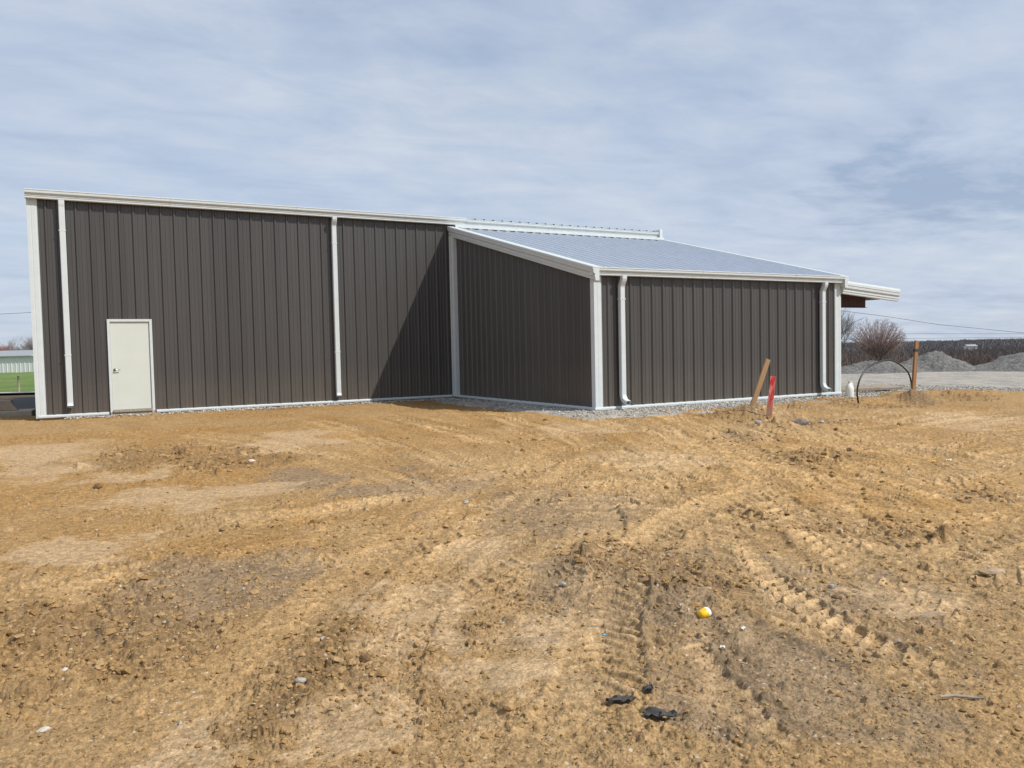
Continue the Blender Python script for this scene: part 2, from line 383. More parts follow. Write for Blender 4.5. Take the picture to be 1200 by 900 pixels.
    ro=ro*(1-.75*trk)
    z+=tz+.010*strk*(1-.6*trk)
    z+=.030*fbm(x*1.6,y*1.6,31,3)*(1-.5*pale)
    z+=(.008+.020*ro)*fbm(x*7,y*7,41,4,.62)
    z+=.006*(1-.4*pale)*fbm(x*40,y*40,51,3,.62)
    # smeared, dragged ridges where machines slid
    sm=sstep(.0,.3,fbm(x*.8+9,y*.8,61,3))*(1-ro)*(1-pale)
    ang=1.1+2.0*vnoise(x*.45,y*.45,71); sx=x*np.cos(ang)+y*np.sin(ang); sy=-x*np.sin(ang)+y*np.cos(ang)
    z+=.020*sm*np.clip(vnoise(sx*3.0,sy*13,72)+.1,0,1)
    c1=clods(x,y,.34,.08+.60*rough,500,.62,.16,.5)
    c2=clods(x,y,.15,.01+.55*ro,510,.55)
    c3=clods(x,y,.07,.03+.75*ro,520,.7)
    zz=np.maximum(np.maximum(c1*.8*(.35+.65*ro)*np.clip(ro+rough,0,1),c2*np.clip(.3+ro,0,1)),c3)
    c0=clods(x,y,.30,.75*patch(x,y,ROUGHB,250),570,.50,.2,.5)*(1+1.1*fbm(x*9,y*9,575,3,.6)); zz=np.maximum(zz,c0)
    zz=zz*(1+.5*fbm(x*22,y*22,530,3,.6))*(1-.8*trk)
    nr=r<9
    if nr.any():
        c4=np.zeros_like(x); c4[nr]=clods(x[nr],y[nr],.034,.20+.70*ro[nr],540,.7); zz=np.maximum(zz,c4*(1-.6*pale))
        n5=r<6; c5=np.zeros_like(x); c5[n5]=clods(x[n5],y[n5],.017,.55+.35*ro[n5],560,.7,.18,.5); zz=zz+c5*(1-.5*pale)
    z+=zz
    sd=bdist(x,y)+.55*fbm(x*1.1,y*1.1,81,4,.6)
    z+=-.34*sstep(-.25,.5,sd)+.05*np.exp(-((sd+.55)/.4)**2)*sstep(10.5,13,x)
    if want: return z,pale,rough,grey,trk,crest,strk,broad
    return z
def fan(r0,r1,nr,a0,a1,na,power=None):
    rr=np.concatenate([np.geomspace(r0,2.45,50,endpoint=False),1/np.linspace(1/2.45,1/r1,nr)]); nr=len(rr)
    q=(na-160)//1; w=R(37.5)
    aa=np.concatenate([np.linspace(a0,-w,80,endpoint=False),np.linspace(-w,w,q,endpoint=False),np.linspace(w,a1,80)]); na=len(aa)
    A,Rr=np.meshgrid(aa,rr); h=math.atan2(FY,FX)
    x=CAM.x+Rr*np.cos(h-A); y=CAM.y+Rr*np.sin(h-A)
    i=np.arange(nr-1)[:,None]*na+np.arange(na-1)[None]; i=i.ravel()
    return x.ravel(),y.ravel(),np.stack([i,i+na,i+na+1,i+1],1)[:, ::1]

def m_dirt():
    m,nt,b=mat('clay_soil'); v=pos(nt)
    a=lambda n:attr(nt,n)
    n1=noise(nt,.9,6,.6,v); n2=noise(nt,9,6,.65,v); n3=noise(nt,70,4,.7,v)
    c=ramp(nt,n1,[(.30,(.285,.160,.055)),(.5,(.325,.193,.074)),(.72,(.36,.228,.102))])
    c=mix(nt,ramp(nt,n2,[(.35,0.0),(.75,.55)]),c,(.33,.175,.055))
    br=a('broad'); c=mix(nt,math_(nt,'MULTIPLY',br,.40),c,(.36,.245,.125))
    c=mix(nt,math_(nt,'MULTIPLY',a('tan'),.45),c,(.32,.222,.118))
    c=mix(nt,math_(nt,'MULTIPLY',a('grey'),.62),c,(.205,.152,.102))
    c=mix(nt,math_(nt,'MULTIPLY',a('rough'),.58),c,(.20,.125,.060))
    c=mix(nt,math_(nt,'MULTIPLY',a('pale'),.62),c,(.46,.325,.19))
    c=mix(nt,math_(nt,'MULTIPLY',a('trk'),.40),c,(.42,.275,.135))
    c=mix(nt,math_(nt,'MULTIPLY',a('crest'),.60),c,(.50,.345,.18))
    c=mix(nt,.48,c,mix(nt,1.0,c,ramp(nt,a('strk'),[(.1,.72),(.5,1.0),(.9,1.3)]),'MULTIPLY'))
    # each lump and grain its own tone
    vo=nt.nodes.new('ShaderNodeTexVoronoi'); vo.inputs['Scale'].default_value=26; nt.links.new(v,vo.inputs['Vector'])
    hs=nt.nodes.new('ShaderNodeSeparateColor'); nt.links.new(vo.outputs['Color'],hs.inputs[0])
    c=mix(nt,.55,c,mix(nt,1.0,c,ramp(nt,hs.outputs[0],[(0,.62),(.5,1.0),(1,1.28)]),'MULTIPLY'))
    c=mix(nt,.75,c,mix(nt,1.0,c,ramp(nt,n3,[(.30,.50),(.5,1.0),(.70,1.45)]),'MULTIPLY'))
    c=mix(nt,.7,c,mix(nt,1.0,c,ramp(nt,noise(nt,24,5,.75,v),[(.34,.62),(.5,1.0),(.66,1.28)]),'MULTIPLY'))
    vs=nt.nodes.new('ShaderNodeTexVoronoi'); vs.inputs['Scale'].default_value=42; nt.links.new(v,vs.inputs['Vector'])
    sp=nt.nodes.new('ShaderNodeSeparateColor'); nt.links.new(vs.outputs['Color'],sp.inputs[0])
    speck=math_(nt,'MULTIPLY',math_(nt,'GREATER_THAN',sp.outputs[1],.965),math_(nt,'LESS_THAN',vs.outputs['Distance'],.35))
    c=mix(nt,math_(nt,'MULTIPLY',speck,.7),c,(.55,.48,.38))
    nt.links.new(c,b.inputs['Base Color']); b.inputs['Roughness'].default_value=.95; b.inputs['Specular IOR Level'].default_value=.15
    h=math_(nt,'ADD',math_(nt,'MULTIPLY',noise(nt,130,5,.7,v),.6),noise(nt,38,4,.65,v))
    bump(nt,b,h,.75,.012)
    return m
DIRT=m_dirt()
gx,gy,gq=fan(.9,36,880,R(-60),R(60),1600)
gz,pale,rough,grey,trk,crest,strk,broad=ground(gx,gy,True)
dirt=np_mesh('dirt_ground',np.stack([gx,gy,gz],1),gq,DIRT,True,
   {'pale':('POINT',pale),'rough':('POINT',rough),'grey':('POINT',grey),'trk':('POINT',trk),'crest':('POINT',crest),'broad':('POINT',broad),'strk':('POINT',np.clip(strk*1.6+.5,0,1)),'tan':('POINT',1-sstep(4,10,np.hypot(gx-CAM.x,gy-CAM.y)+3*fbm(gx*.5,gy*.5,900,3)))})
tag(dirt,kind='structure')

# ------------------------------------------------------------------ far terrain, gravel yard, road, lawn
def zfar(r): return np.clip(-.055-.0075*np.maximum(0,r-20),-1.8,0)
def terr(d,l):
    r=np.hypot(d,l); z=zfar(r)-.05-.45*(1-sstep(20,40,r))
    z-=6.5*sstep(44,110,d)*sstep(.12,.3,l/np.maximum(d,1))*(1-.75*sstep(600,1500,d))
    return z
def sheet(name, D, L, zf, m, attrs=None):
    DD,LL=np.meshgrid(D,L,indexing='ij'); x=CAM.x+FX*DD+FY*LL; y=CAM.y+FY*DD-FX*LL
    z=zf(DD,LL,x,y); n=len(L); i=(np.arange(len(D)-1)[:,None]*n+np.arange(n-1)[None]).ravel()
    o=np_mesh(name,np.stack([x.ravel(),y.ravel(),z.ravel()],1),np.stack([i,i+1,i+n+1,i+n],1),m,True)
    return tag(o,kind='structure')
def m_terrain():
    m,nt,b=mat('field_soil'); v=pos(nt); n=noise(nt,.02,6,.6,v); n2=noise(nt,2,5,.7,v)
    c=ramp(nt,n,[(.35,(.13,.105,.06)),(.65,(.085,.095,.04))])
    sx=nt.nodes.new('ShaderNodeVectorMath'); sx.operation='DISTANCE'; nt.links.new(v,sx.inputs[0]); sx.inputs[1].default_value=(0,-21,0)
    c=mix(nt,ramp(nt,math_(nt,'DIVIDE',sx.outputs['Value'],100),[(.45,1.0),(.6,0.0)]),c,(.33,.21,.095))
    c=mix(nt,.5,c,mix(nt,1.0,c,ramp(nt,n2,[(.3,.6),(.7,1.3)]),'MULTIPLY'))
    nt.links.new(c,b.inputs['Base Color']); b.inputs['Roughness'].default_value=1; bump(nt,b,n2,.6,.1); return m
rings=np.concatenate([-np.geomspace(900,1,40),np.geomspace(1,3500,130)])
lat=np.concatenate([-np.geomspace(2500,1,90),[0],np.geomspace(1,2500,90)])
sheet('terrain',rings,lat,lambda d,l,x,y:terr(d,l),m_terrain())
def m_gravel():
    m,nt,b=mat('crushed_gravel'); v=pos(nt)
    vo=nt.nodes.new('ShaderNodeTexVoronoi'); vo.inputs['Scale'].default_value=34; nt.links.new(v,vo.inputs['Vector'])
    s=nt.nodes.new('ShaderNodeSeparateColor'); nt.links.new(vo.outputs['Color'],s.inputs[0])
    c=ramp(nt,s.outputs[0],[(0,(.18,.164,.140)),(.5,(.325,.298,.258)),(1,(.48,.445,.39))])
    big=noise(nt,.35,5,.65,pos(nt,(1,2.2,1)))
    c=mix(nt,ramp(nt,big,[(.42,0.0),(.58,.75)]),c,(.36,.32,.265))
    c=mix(nt,ramp(nt,noise(nt,.9,4,.6,v),[(.50,0.0),(.70,.6)]),c,(.15,.145,.14))
    c=mix(nt,.8,c,mix(nt,1.0,c,ramp(nt,noise(nt,2.6,6,.75,v),[(.34,.62),(.5,1.0),(.66,1.3)]),'MULTIPLY'))
    nt.links.new(c,b.inputs['Base Color']); b.inputs['Roughness'].default_value=.95
    bump(nt,b,math_(nt,'ADD',vo.outputs['Distance'],noise(nt,6,5,.7,v)),.7,.03); return m
GRAV=m_gravel()
def zg(d,l,x,y):
    r=np.hypot(d,l); return zfar(r)+.012*vnoise(x*3,y*3,7)+.04*fbm(x*.3,y*.3,8,3)*sstep(20,26,r)-.35*sstep(.5,1.3,-bdist(x,y))
sheet('gravel_yard',np.concatenate([np.linspace(14,26,150),np.linspace(26.2,45,110)]),np.linspace(-3.6,75,520),zg,GRAV)
ASPH=simple('dark_road_gravel',(.075,.072,.072),.9,.35,5,bstr=.6,bscale=30)
sheet('road',np.linspace(19,36.5,60),np.linspace(-60,-8,120),lambda d,l,x,y:zfar(np.hypot(d,l))+.03*fbm(x*.8,y*.8,9,3)-.06-.4*sstep(.0,.8,-bdist(x,y)),ASPH)
PALEG=simple('pale_gravel',(.42,.41,.39),.95,.2,6,bstr=.4,bscale=30)
sheet('road_edge',np.linspace(35.6,37.3,6),np.linspace(-60,-10,60),lambda d,l,x,y:zfar(np.hypot(d,l))+.05,PALEG)
def m_lawn():
    m,nt,b=mat('spring_grass'); v=pos(nt); n=noise(nt,.25,6,.65,pos(nt,(1,.35,1))); n2=noise(nt,7,5,.7,v)
    c=ramp(nt,n,[(.3,(.075,.125,.020)),(.55,(.12,.185,.030)),(.75,(.185,.20,.055))])
    c=mix(nt,.6,c,mix(nt,1.0,c,ramp(nt,n2,[(.3,.55),(.7,1.4)]),'MULTIPLY'))
    nt.links.new(c,b.inputs['Base Color']); b.inputs['Roughness'].default_value=.9; bump(nt,b,n2,.9,.12); return m
sheet('lawn',np.concatenate([np.linspace(37,70,160),np.linspace(71,260,60)]),np.linspace(-260,-14,200),lambda d,l,x,y:zfar(np.hypot(d,l)*.985)+.10*vnoise(x*4,y*4,12)*.4+.02+.06*fbm(x*.5,y*.5,13,3),m_lawn())

# ------------------------------------------------------------------ scattered loose stones and crumbs (uncountable)
ICO=None
def ico():
    t=(1+5**.5)/2
    v=np.array([(-1,t,0),(1,t,0),(-1,-t,0),(1,-t,0),(0,-1,t),(0,1,t),(0,-1,-t),(0,1,-t),(t,0,-1),(t,0,1),(-t,0,-1),(-t,0,1)],float)
    v/=np.linalg.norm(v[0])
    f=np.array([(0,11,5),(0,5,1),(0,1,7),(0,7,10),(0,10,11),(1,5,9),(5,11,4),(11,10,2),(10,7,6),(7,1,8),(3,9,4),(3,4,2),(3,2,6),(3,6,8),(3,8,9),(4,9,5),(2,4,11),(6,2,10),(8,6,7),(9,8,1)])
    return v,f
IV,IF=ico()
def scatter(name,x,y,z,size,m,seed,kindlabel,flat=(.45,.9),sink=.25):
    g=np.random.default_rng(seed); n=len(x)
    V=np.repeat(IV[None],n,0)*(1+.55*(g.random((n,12,1))-.5))
    sc=np.stack([.7+.6*g.random(n),.7+.6*g.random(n),flat[0]+(flat[1]-flat[0])*g.random(n)],1)*size[:,None]
    V=V*sc[:,None,:]; a=g.random(n)*6.283; t=(g.random(n)-.5)*.7
    ca,sa,ct,st=np.cos(a)[:,None],np.sin(a)[:,None],np.cos(t)[:,None],np.sin(t)[:,None]
    X,Y,Z=V[...,0],V[...,1],V[...,2]
    Y,Z=Y*ct-Z*st,Y*st+Z*ct; X,Y=X*ca-Y*sa,X*sa+Y*ca
    V=np.stack([X+x[:,None],Y+y[:,None],Z+(z+size*(.5-sink))[:,None]],2).reshape(-1,3)
    Fc=(IF[None]+12*np.arange(n)[:,None,None]).reshape(-1,3)
    o=np_mesh(name,V,Fc,m,False,{'tone':('FACE',np.repeat(g.random(n),20))})
    return tag(o,kindlabel,None,None,'stuff')
def m_crumb(stones=True):
    m,nt,b=mat('soil_crumbs'); v=pos(nt)
    c=ramp(nt,attr(nt,'tone'),[(0,(.25,.15,.06)),(.6,(.33,.205,.088)),(1,(.40,.265,.13))] if not stones else [(0,(.24,.145,.058)),(.45,(.33,.205,.088)),(.965,(.42,.285,.145)),(.975,(.32,.29,.24)),(1,(.42,.38,.32))])
    c=mix(nt,.6,c,mix(nt,1.0,c,ramp(nt,noise(nt,60,4,.7,v),[(.3,.6),(.7,1.35)]),'MULTIPLY'))
    nt.links.new(c,b.inputs['Base Color']); b.inputs['Roughness'].default_value=.95; b.inputs['Specular IOR Level'].default_value=.15
    bump(nt,b,noise(nt,90,4,.7,v),.6,.01); return m
g=np.random.default_rng(5)
n=45000; rr=1.8*np.exp(g.random(n)*np.log(14/1.8)); aa=R(-52)+g.random(n)*R(104); hd=math.atan2(FY,FX)
sx=CAM.x+rr*np.cos(hd-aa); sy=CAM.y+rr*np.sin(hd-aa)
pr=patch(sx,sy,ROUGH,200); pp=patch(sx,sy,PALE,100)
keep=(g.random(n)<(.22+.7*pr+.25*(1-sstep(4,8,rr))-.35*pp+.2*sstep(-.1,.3,fbm(sx*1.5,sy*1.5,33,3))))&(bdist(sx,sy)<-.3)
sx,sy,rr=sx[keep],sy[keep],rr[keep]
size=(.003+.011*g.random(len(sx))**3.0+.012*(g.random(len(sx))>.993))*np.clip(rr/4,.8,1.5)
CRUMB=m_crumb()
scatter('soil_crumbs',sx,sy,ground(sx,sy),size,CRUMB,6,'loose crumbs of clay and small stones over the dirt')
n=26000; rr=2.2*np.exp(g.random(n)*np.log(16/2.2)); aa=R(-42)+g.random(n)*R(84)
sx=CAM.x+rr*np.cos(hd-aa); sy=CAM.y+rr*np.sin(hd-aa)
lf=sstep(.15,-.35,aa)*(1-sstep(5,8.5,rr))
pr=np.clip(patch(sx,sy,ROUGH,200)+patch(sx,sy,ROUGHB,250)+.75*lf*sstep(-.12,.18,fbm(sx*1.3,sy*1.3,640,4,.6)),0,1)
keep=(g.random(n)<.02+.55*pr-.3*patch(sx,sy,PALE,100))&(bdist(sx,sy)<-.4); sx,sy,rr=sx[keep],sy[keep],rr[keep]
scatter('soil_clods',sx,sy,ground(sx,sy),(.006+.024*g.random(len(sx))**2.6)*np.clip(rr/4.5,.8,2.0),m_crumb(False),16,'sharp broken clay clods in the rough patches of dirt',(.4,.8),.46)
def m_stones():
    m,nt,b=mat('gravel_stones')
    c=ramp(nt,attr(nt,'tone'),[(0,(.21,.19,.16)),(.5,(.37,.335,.285)),(1,(.54,.50,.44))])
    nt.links.new(c,b.inputs['Base Color']); b.inputs['Roughness'].default_value=.9; return m
n=42000; px=7.2+g.random(n)*17; py=-10.5+g.random(n)*10.9
sd=bdist(px,py); dns=sstep(-.9,.5,sd+.6*fbm(px*1.2,py*1.2,91,3))
k=(g.random(n)<dns)&~((px>10.2)&(px<18.0)&(py>-7.2)); px,py=px[k],py[k]
m2=1500; wx=.2+g.random(m2)*9.6; wy=-.08-np.abs(g.normal(0,.35,m2)); px=np.concatenate([px,wx]); py=np.concatenate([py,wy])
r=np.hypot(px-CAM.x,py-CAM.y); gzz=np.maximum(ground(px,py),zfar(r)+.012*vnoise(px*3,py*3,7))
scatter('gravel_stones',px,py,gzz,.010+.022*g.random(len(px))**2.2,m_stones(),8,'pale crushed stone along the foot of the low wing')

# ------------------------------------------------------------------ the building
FT=.3048
B=empty('metal_building',(0,0,0),'charcoal ribbed steel building with white trim and a low silver roofed wing','building')
PROF=[(-.040,0),(-.016,.032),(.016,.032),(.040,0),(.086,0),(.096,.0065),(.108,.0065),(.118,0),(.187,0),(.197,.0065),(.209,.0065),(.219,0)]
def prof_pts(a,b,off):
    """(u, depth) samples of the ribbed panel from a to b with a rib at u = off"""
    k0=int(math.floor((a-off)/FT))-1; out=[]
    for k in range(k0,int((b-off)/FT)+3):
        out+=[(off+k*FT+u,d) for u,d in PROF]
    res=[]
    for (u0,d0),(u1,d1) in zip(out[:-1],out[1:]):
        for lim in (a,b):
            if u0<lim<=u1: res.append((lim,d0+(d1-d0)*(lim-u0)/(u1-u0)))
        if a<u1<b: res.append((u1,d1))
    return sorted(set(res))
def panel(mb,a,b,off,z0,z1,to3):
    """z0, z1: functions of u; to3(u, d, z) -> xyz"""
    p=prof_pts(a,b,off); vs=[]
    for u,d in p: vs+=[to3(u,d,z0(u)),to3(u,d,z1(u))]
    mb.add(vs,[(2*i,2*i+2,2*i+3,2*i+1) for i in range(len(p)-1)])
k=lambda c:(lambda u:c)
X0,XL,XR,D,DEEP=-.33,10.25,18.0,7.19,18.0; XM=17.78
zr=lambda y:4.90+.26*y
# main wall facing us, with the opening of the door
DX0,DX1,DZ0,DZ1=1.19,2.11,0.03,2.20
w=MB(); f=lambda u,d,z:(u,-d,z)
panel(w,X0,DX0,0,k(.0),k(5.12),f); panel(w,DX0,DX1,0,k(DZ1),k(5.12),f); panel(w,DX1,XL,0,k(0),k(5.12),f)
panel(w,XL,XM,0,k(4.70),k(5.12),f); panel(w,XM,XR,0,k(0),k(4.86),f)
w.build('wall',PANEL,B)
w=MB(); panel(w,-D,0,-D+.22,k(0),lambda u:zr(u)-.06,lambda u,d,z:(XL-d,u,z)); w.build('wall',PANEL,B)
w=MB(); panel(w,XL,XR,10.595,k(0),k(3.0),lambda u,d,z:(u,-D-d,z)); w.build('wall',PANEL,B)
w=MB(); panel(w,-D,0,0,k(0),lambda u:zr(u)-.06,lambda u,d,z:(XR+d,u,z)); w.build('wall',PANEL,B)
ztop=lambda y:5.1+min(y,DEEP-y)/12
for X,s in ((XM,1),(X0,-1)):
    w=MB(); panel(w,0,DEEP,0,k(0),ztop,lambda u,d,z:(X+s*d,u,z)); w.build('wall',PANEL,B)
w=MB(); panel(w,X0,XM,0,k(0),k(5.1),lambda u,d,z:(u,DEEP+d,z)); w.build('wall',PANEL,B)
# slab edge
w=MB(); w.box(X0+.02,XM-.02,.03,DEEP-.03,-.45,-.004); w.box(XL+.02,XR-.02,-D+.03,.026,-.45,-.006); w.build('foundation_slab',CONC,B)
# white base trim (small angle, with a drip lip)
def basetrim(a,b,out):
    mb=MB(); a=Vector((*a,0)); b=Vector((*b,0)); o=Vector((*out,0))
    prof=[o*.0+Vector((0,0,-.03)),o*.05+Vector((0,0,-.045)),o*.055+Vector((0,0,-.01)),o*.047+Vector((0,0,.014)),o*.0+Vector((0,0,.02))]
    mb.prism(prof,a,b); return mb
for a,b,o in (((X0,-.002),(DX0-.06,-.002),(0,-1)),((DX1+.06,-.002),(XL-.13,-.002),(0,-1)),((XL-.002,-.29),(XL-.002,-D),(-1,0)),((XL-.06,-D-.002),(XR+.04,-D-.002),(0,-1)),((XR+.002,-D+.06),(XR+.002,-.02),(1,0))):
    basetrim(a,b,o).build('base_trim',TRIM,B)
# corner trims
def corner(x,y,sx,sy,z0,z1,w=.21,name='corner_trim',ws=None):
    """L-shaped trim on an outside corner; sx, sy = directions towards the building"""
    mb=MB(); t=.040; ws=ws or w
    def leg(ax):
        # fluted face
        u=[(0-t,0),(0-t,-t),(.03,-t),(.036,-t+.004),(.046,-t+.004),(.052,-t),(w-.035,-t),(w-.028,-t+.005),(w-.012,-t+.005),(w,-t),(w,0)]
        if ax=='x': return [(x+sx*a,y+sy*b,0) for a,b in u]
        return [(x+sx*b,y+sy*a,0) for a,b in u]
    for ax in 'xy':
        mb.prism(leg(ax),(0,0,z0),(0,0,z1)) if ax=='x' else mb.prism([(x+sx*b,y+sy*a,0) for a,b in [(0,0),(0,-t+.001),(ws,-t+.001),(ws,0)]],(0,0,z0),(0,0,z1))
    return mb.build(name,TRIM,B)
corner(X0,0,1,1,-.05,4.98,.17)
corner(XL,-D,1,1,-.045,2.86,.155,ws=.10)
corner(XR,-D,-1,1,-.045,2.86,.19)
corner(X0,DEEP,1,-1,-.05,5.1,.22); corner(XM,DEEP,-1,-1,-.05,5.1,.22)
# fluted jamb where the wing meets the main wall
mb=MB(); u=[(0,0),(-.11,0),(-.115,-.03),(-.10,-.05),(-.10,-.085),(-.115,-.10),(-.115,-.19),(-.10,-.205),(-.10,-.24),(-.115,-.255),(-.11,-.285),(0,-.285)]
mb.prism([(XL+a,b-.036,0) for a,b in u],(0,0,-.03),(0,0,4.64)); mb.build('corner_trim',TRIM,B)
# gutters
def gutter(a,b,out,z,prof,name='gutter'):
    mb=MB(); o=Vector(out); L_=(Vector(b)-Vector(a)).length; dn=(Vector(b)-Vector(a)).normalized(); q_=3.05
    while q_<L_-.5:
        mb.prism([o*(p*1.02+.001)+Vector((0,0,q*1.012-.0015)) for p,q in prof],Vector(a)+dn*q_+Vector((0,0,z)),Vector(a)+dn*(q_+.045)+Vector((0,0,z))); q_+=3.05
    mb.prism([o*p+Vector((0,0,q)) for p,q in prof],Vector(a)+Vector((0,0,z)),Vector(b)+Vector((0,0,z))); return mb.build(name,TRIM,B)
KPROF=[(0,0),(.095,0),(.102,.012),(.102,.045),(.112,.055),(.112,.062),(.104,.070),(.106,.085),(.135,.105),(.148,.125),(.150,.178),(.158,.182),(.158,.200),(.146,.206),(.0,.206)]
KP2=[(p,q*.84) for p,q in KPROF]
gutter((X0-.06,-.05,0),(10.66,-.05,0),(0,-1,0),4.965,KPROF)
gutter((10.662,-.05,0),(XM+.04,-.05,0),(0,-1,0),4.965,[(p,q*.84) for p,q in KPROF])
gutter((XL-.14,-D-.045,0),(XR+.16,-D-.045,0),(0,-1,0),2.845,KP2)
# gutter end box at the right end of the main eave
mb=MB(); mb.box(XM+.045,XM+.16,-.235,.05,4.93,5.225); mb.build('gutter_end',TRIM,B,bevel=.008)
# white flashing under the main gutter where the wing roof meets the wall
mb=MB(); mb.prism([(0,-.034,4.958),(0,-.232,4.952),(0,-.240,4.945),(0,-.240,4.872),(0,-.232,4.872),(0,-.225,4.94),(0,-.034,4.945)],(XL+.02,0,0),(XR,0,0)); mb.build('flashing',TRIM,B)
# roofs
rf=MB(); sl=math.hypot(1,.26)
def roofpt(u,d,y): return (u, y-.26*d*.9/sl, zr(y)+d*.9/sl)
p=prof_pts(XL-.02,XR+.06,XL+.19); vs=[]
for uu,dd in p: vs+=[roofpt(uu,dd,-D-.12),roofpt(uu,dd,-.02)]
rf.add(vs,[(2*i,2*i+2,2*i+3,2*i+1) for i in range(len(p)-1)])
rf.build('roof',GALV,B)
cl=MB(); vs=[]
for uu,dd in p: vs+=[(uu,-D-.10,2.93),(uu,-D-.10-.0*dd,zr(-D-.10)+dd*.9/sl-.004)]
cl.add(vs,[(2*i,2*i+2,2*i+3,2*i+1) for i in range(len(p)-1)]); cl.build('closure_strip',DARK,B)
# dark closures at the top of the wing roof, between the ribs
cl=MB()
q=XL+.19
while q<XR-.2:
    cl.box(q+.05,q+FT-.05,-.238,-.228,zr(-.23)+.001,4.88); q+=FT
cl.build('closure_strip',DARK,B)
rf=MB(); p=prof_pts(X0-.04,XM+.04,0); vs=[]
zm=lambda y:5.165+min(y,DEEP-y)/12
for uu,dd in p: vs+=[(uu,-.11,zm(-.11)+dd),(uu,DEEP/2,zm(DEEP/2)+dd),(uu,DEEP+.1,zm(DEEP+.1)+dd)]
rf.add(vs,[f for i in range(len(p)-1) for f in ((3*i,3*i+3,3*i+4,3*i+1),(3*i+1,3*i+4,3*i+5,3*i+2))]); rf.build('roof',GALV,B)
cl=MB(); vs=[]
for uu,dd in p: vs+=[(uu,-.095,5.06),(uu,-.095,zm(-.095)+dd-.004)]
cl.add(vs,[(2*i,2*i+2,2*i+3,2*i+1) for i in range(len(p)-1)]); cl.build('closure_strip',DARK,B)
# rake trims of the wing (sheared prisms along the slope)
RK=[(0,-.25),(-.095,-.25),(-.105,-.235),(-.105,-.19),(-.118,-.18),(-.118,-.14),(-.108,-.125),(-.120,-.105),(-.150,-.085),(-.155,-.02),(-.165,-.012),(-.165,.030),(-.155,.042),(0,.046),(.02,.030),(.14,.030),(.15,.055),(.17,.055),(.175,.012),(.0,.005)]
def rake(x,s,y0,y1,name='rake_trim'):
    mb=MB(); mb.prism([(x+s*a,0,b) for a,b in RK],(0,y0,zr(y0)),(0,y1,zr(y1))); return mb.build(name,TRIM,B)
rake(XL,1,-D-.20,-.04); rake(XR,-1,-D-.20,-.21)
mb=MB(); mb.prism([(X0-.06,0,-.16),(X0-.002,0,-.16),(X0-.002,0,.05),(X0-.06,0,.05)],(0,-.04,5.15),(0,DEEP/2,zm(DEEP/2)+.0)); mb.prism([(X0-.06,0,-.16),(X0-.002,0,-.16),(X0-.002,0,.05),(X0-.06,0,.05)],(0,DEEP/2+.002,zm(DEEP/2)),(0,DEEP+.1,5.15)); mb.build('rake_trim',TRIM,B)
mb=MB(); mb.prism([(XM+.042,0,-.16),(XM+.15,0,-.16),(XM+.15,0,.05),(XM+.042,0,.05)],(0,.06,5.165),(0,DEEP/2,zm(DEEP/2))); mb.prism([(XM+.042,0,-.16),(XM+.15,0,-.16),(XM+.15,0,.05),(XM+.042,0,.05)],(0,DEEP/2+.002,zm(DEEP/2)),(0,DEEP+.1,5.15)); mb.build('rake_trim',TRIM,B)
# downspouts
def spout(x,ywall,zt,zb,elbow,topoff):
    mb=MB(); yo=ywall-.036-.055
    pts=[]
    if topoff: pts+=[(x,yo-.085,zt),(x,yo-.085,zt-.06),(x,yo-.07,zt-.10),(x,yo-.012,zt-.20),(x,yo,zt-.25)]
    else: pts+=[(x,yo-.01,zt),(x,yo-.01,zt-.10),(x,yo,zt-.16)]
    if elbow: pts+=[(x,yo,zb+.22),(x,yo-.015,zb+.15),(x,yo-.055,zb+.09),(x,yo-.13,zb+.05),(x,yo-.20,zb+.03)]
    else: pts+=[(x,yo,zb+.10),(x,yo-.01,zb+.05),(x,yo-.035,zb)]
    mb.rect_tube(pts,(1,0,0),.128,.10); s=mb.build('downspout',TRIM,B,bevel=0)
    for zz in ((zt-.5,) if zt<4 else (zt-.7,zb+1.2)):
        st=MB(); o_=yo-.0535; st.prism([(x-.073,o_,0),(x+.073,o_,0),(x+.073,ywall-.034,0),(x+.067,ywall-.034,0),(x+.067,o_+.006,0),(x-.067,o_+.006,0),(x-.067,ywall-.034,0),(x-.073,ywall-.034,0)],(0,0,zz-.012),(0,0,zz+.012)); st.build('strap',TRIM,s)
    return s
spout(.325,0,4.97,.19,False,False); spout(6.715,0,4.97,.14,False,True)
spout(10.90,-D,2.85,.06,True,True); spout(17.28,-D,2.85,.06,True,True)
# door
mb=MB(); yf=-.045
for a,b,c,d in ((DX0-.03,DX0+.03,DZ0-.03,DZ1+.03),(DX1-.03,DX1+.03,DZ0-.03,DZ1+.03)): mb.box(a,b,yf,.06,c,d)
mb.box(DX0+.031,DX1-.031,yf,.06,DZ1-.03,DZ1+.03); mb.build('door_frame',TRIM,B,bevel=.004)
mb=MB(); mb.box(DX0+.033,DX1-.033,-.012,.036,DZ0+.03,DZ1-.033); dr=mb.build('door',DOOR,B,bevel=.003)
mb=MB(); mb.box(DX0-.03,DX1+.03,-.07,.05,-.11,.0); mb.box(DX0+.03,DX1-.03,-.10,-.0,.001,.055) ; mb.build('threshold_board',WOODG,B,bevel=.004)
mb=MB(); hx=DX0+.10; hz=1.02
mb.tube([(hx,-.008,hz),(hx,-.02,hz)],.034,16); mb.tube([(hx,-.02,hz),(hx,-.06,hz)],.011,10); mb.tube([(hx-.005,-.06,hz),(hx+.06,-.063,hz),(hx+.12,-.057,hz-.004)],[.011,.011,.008],8)
mb.build('handle',STEEL,dr,True)
for z in (.25,1.1,1.95):
    mb=MB(); mb.tube([(DX1-.034,-.016,z-.05),(DX1-.034,-.016,z+.05)],.008,8); mb.build('hinge',STEEL,dr)
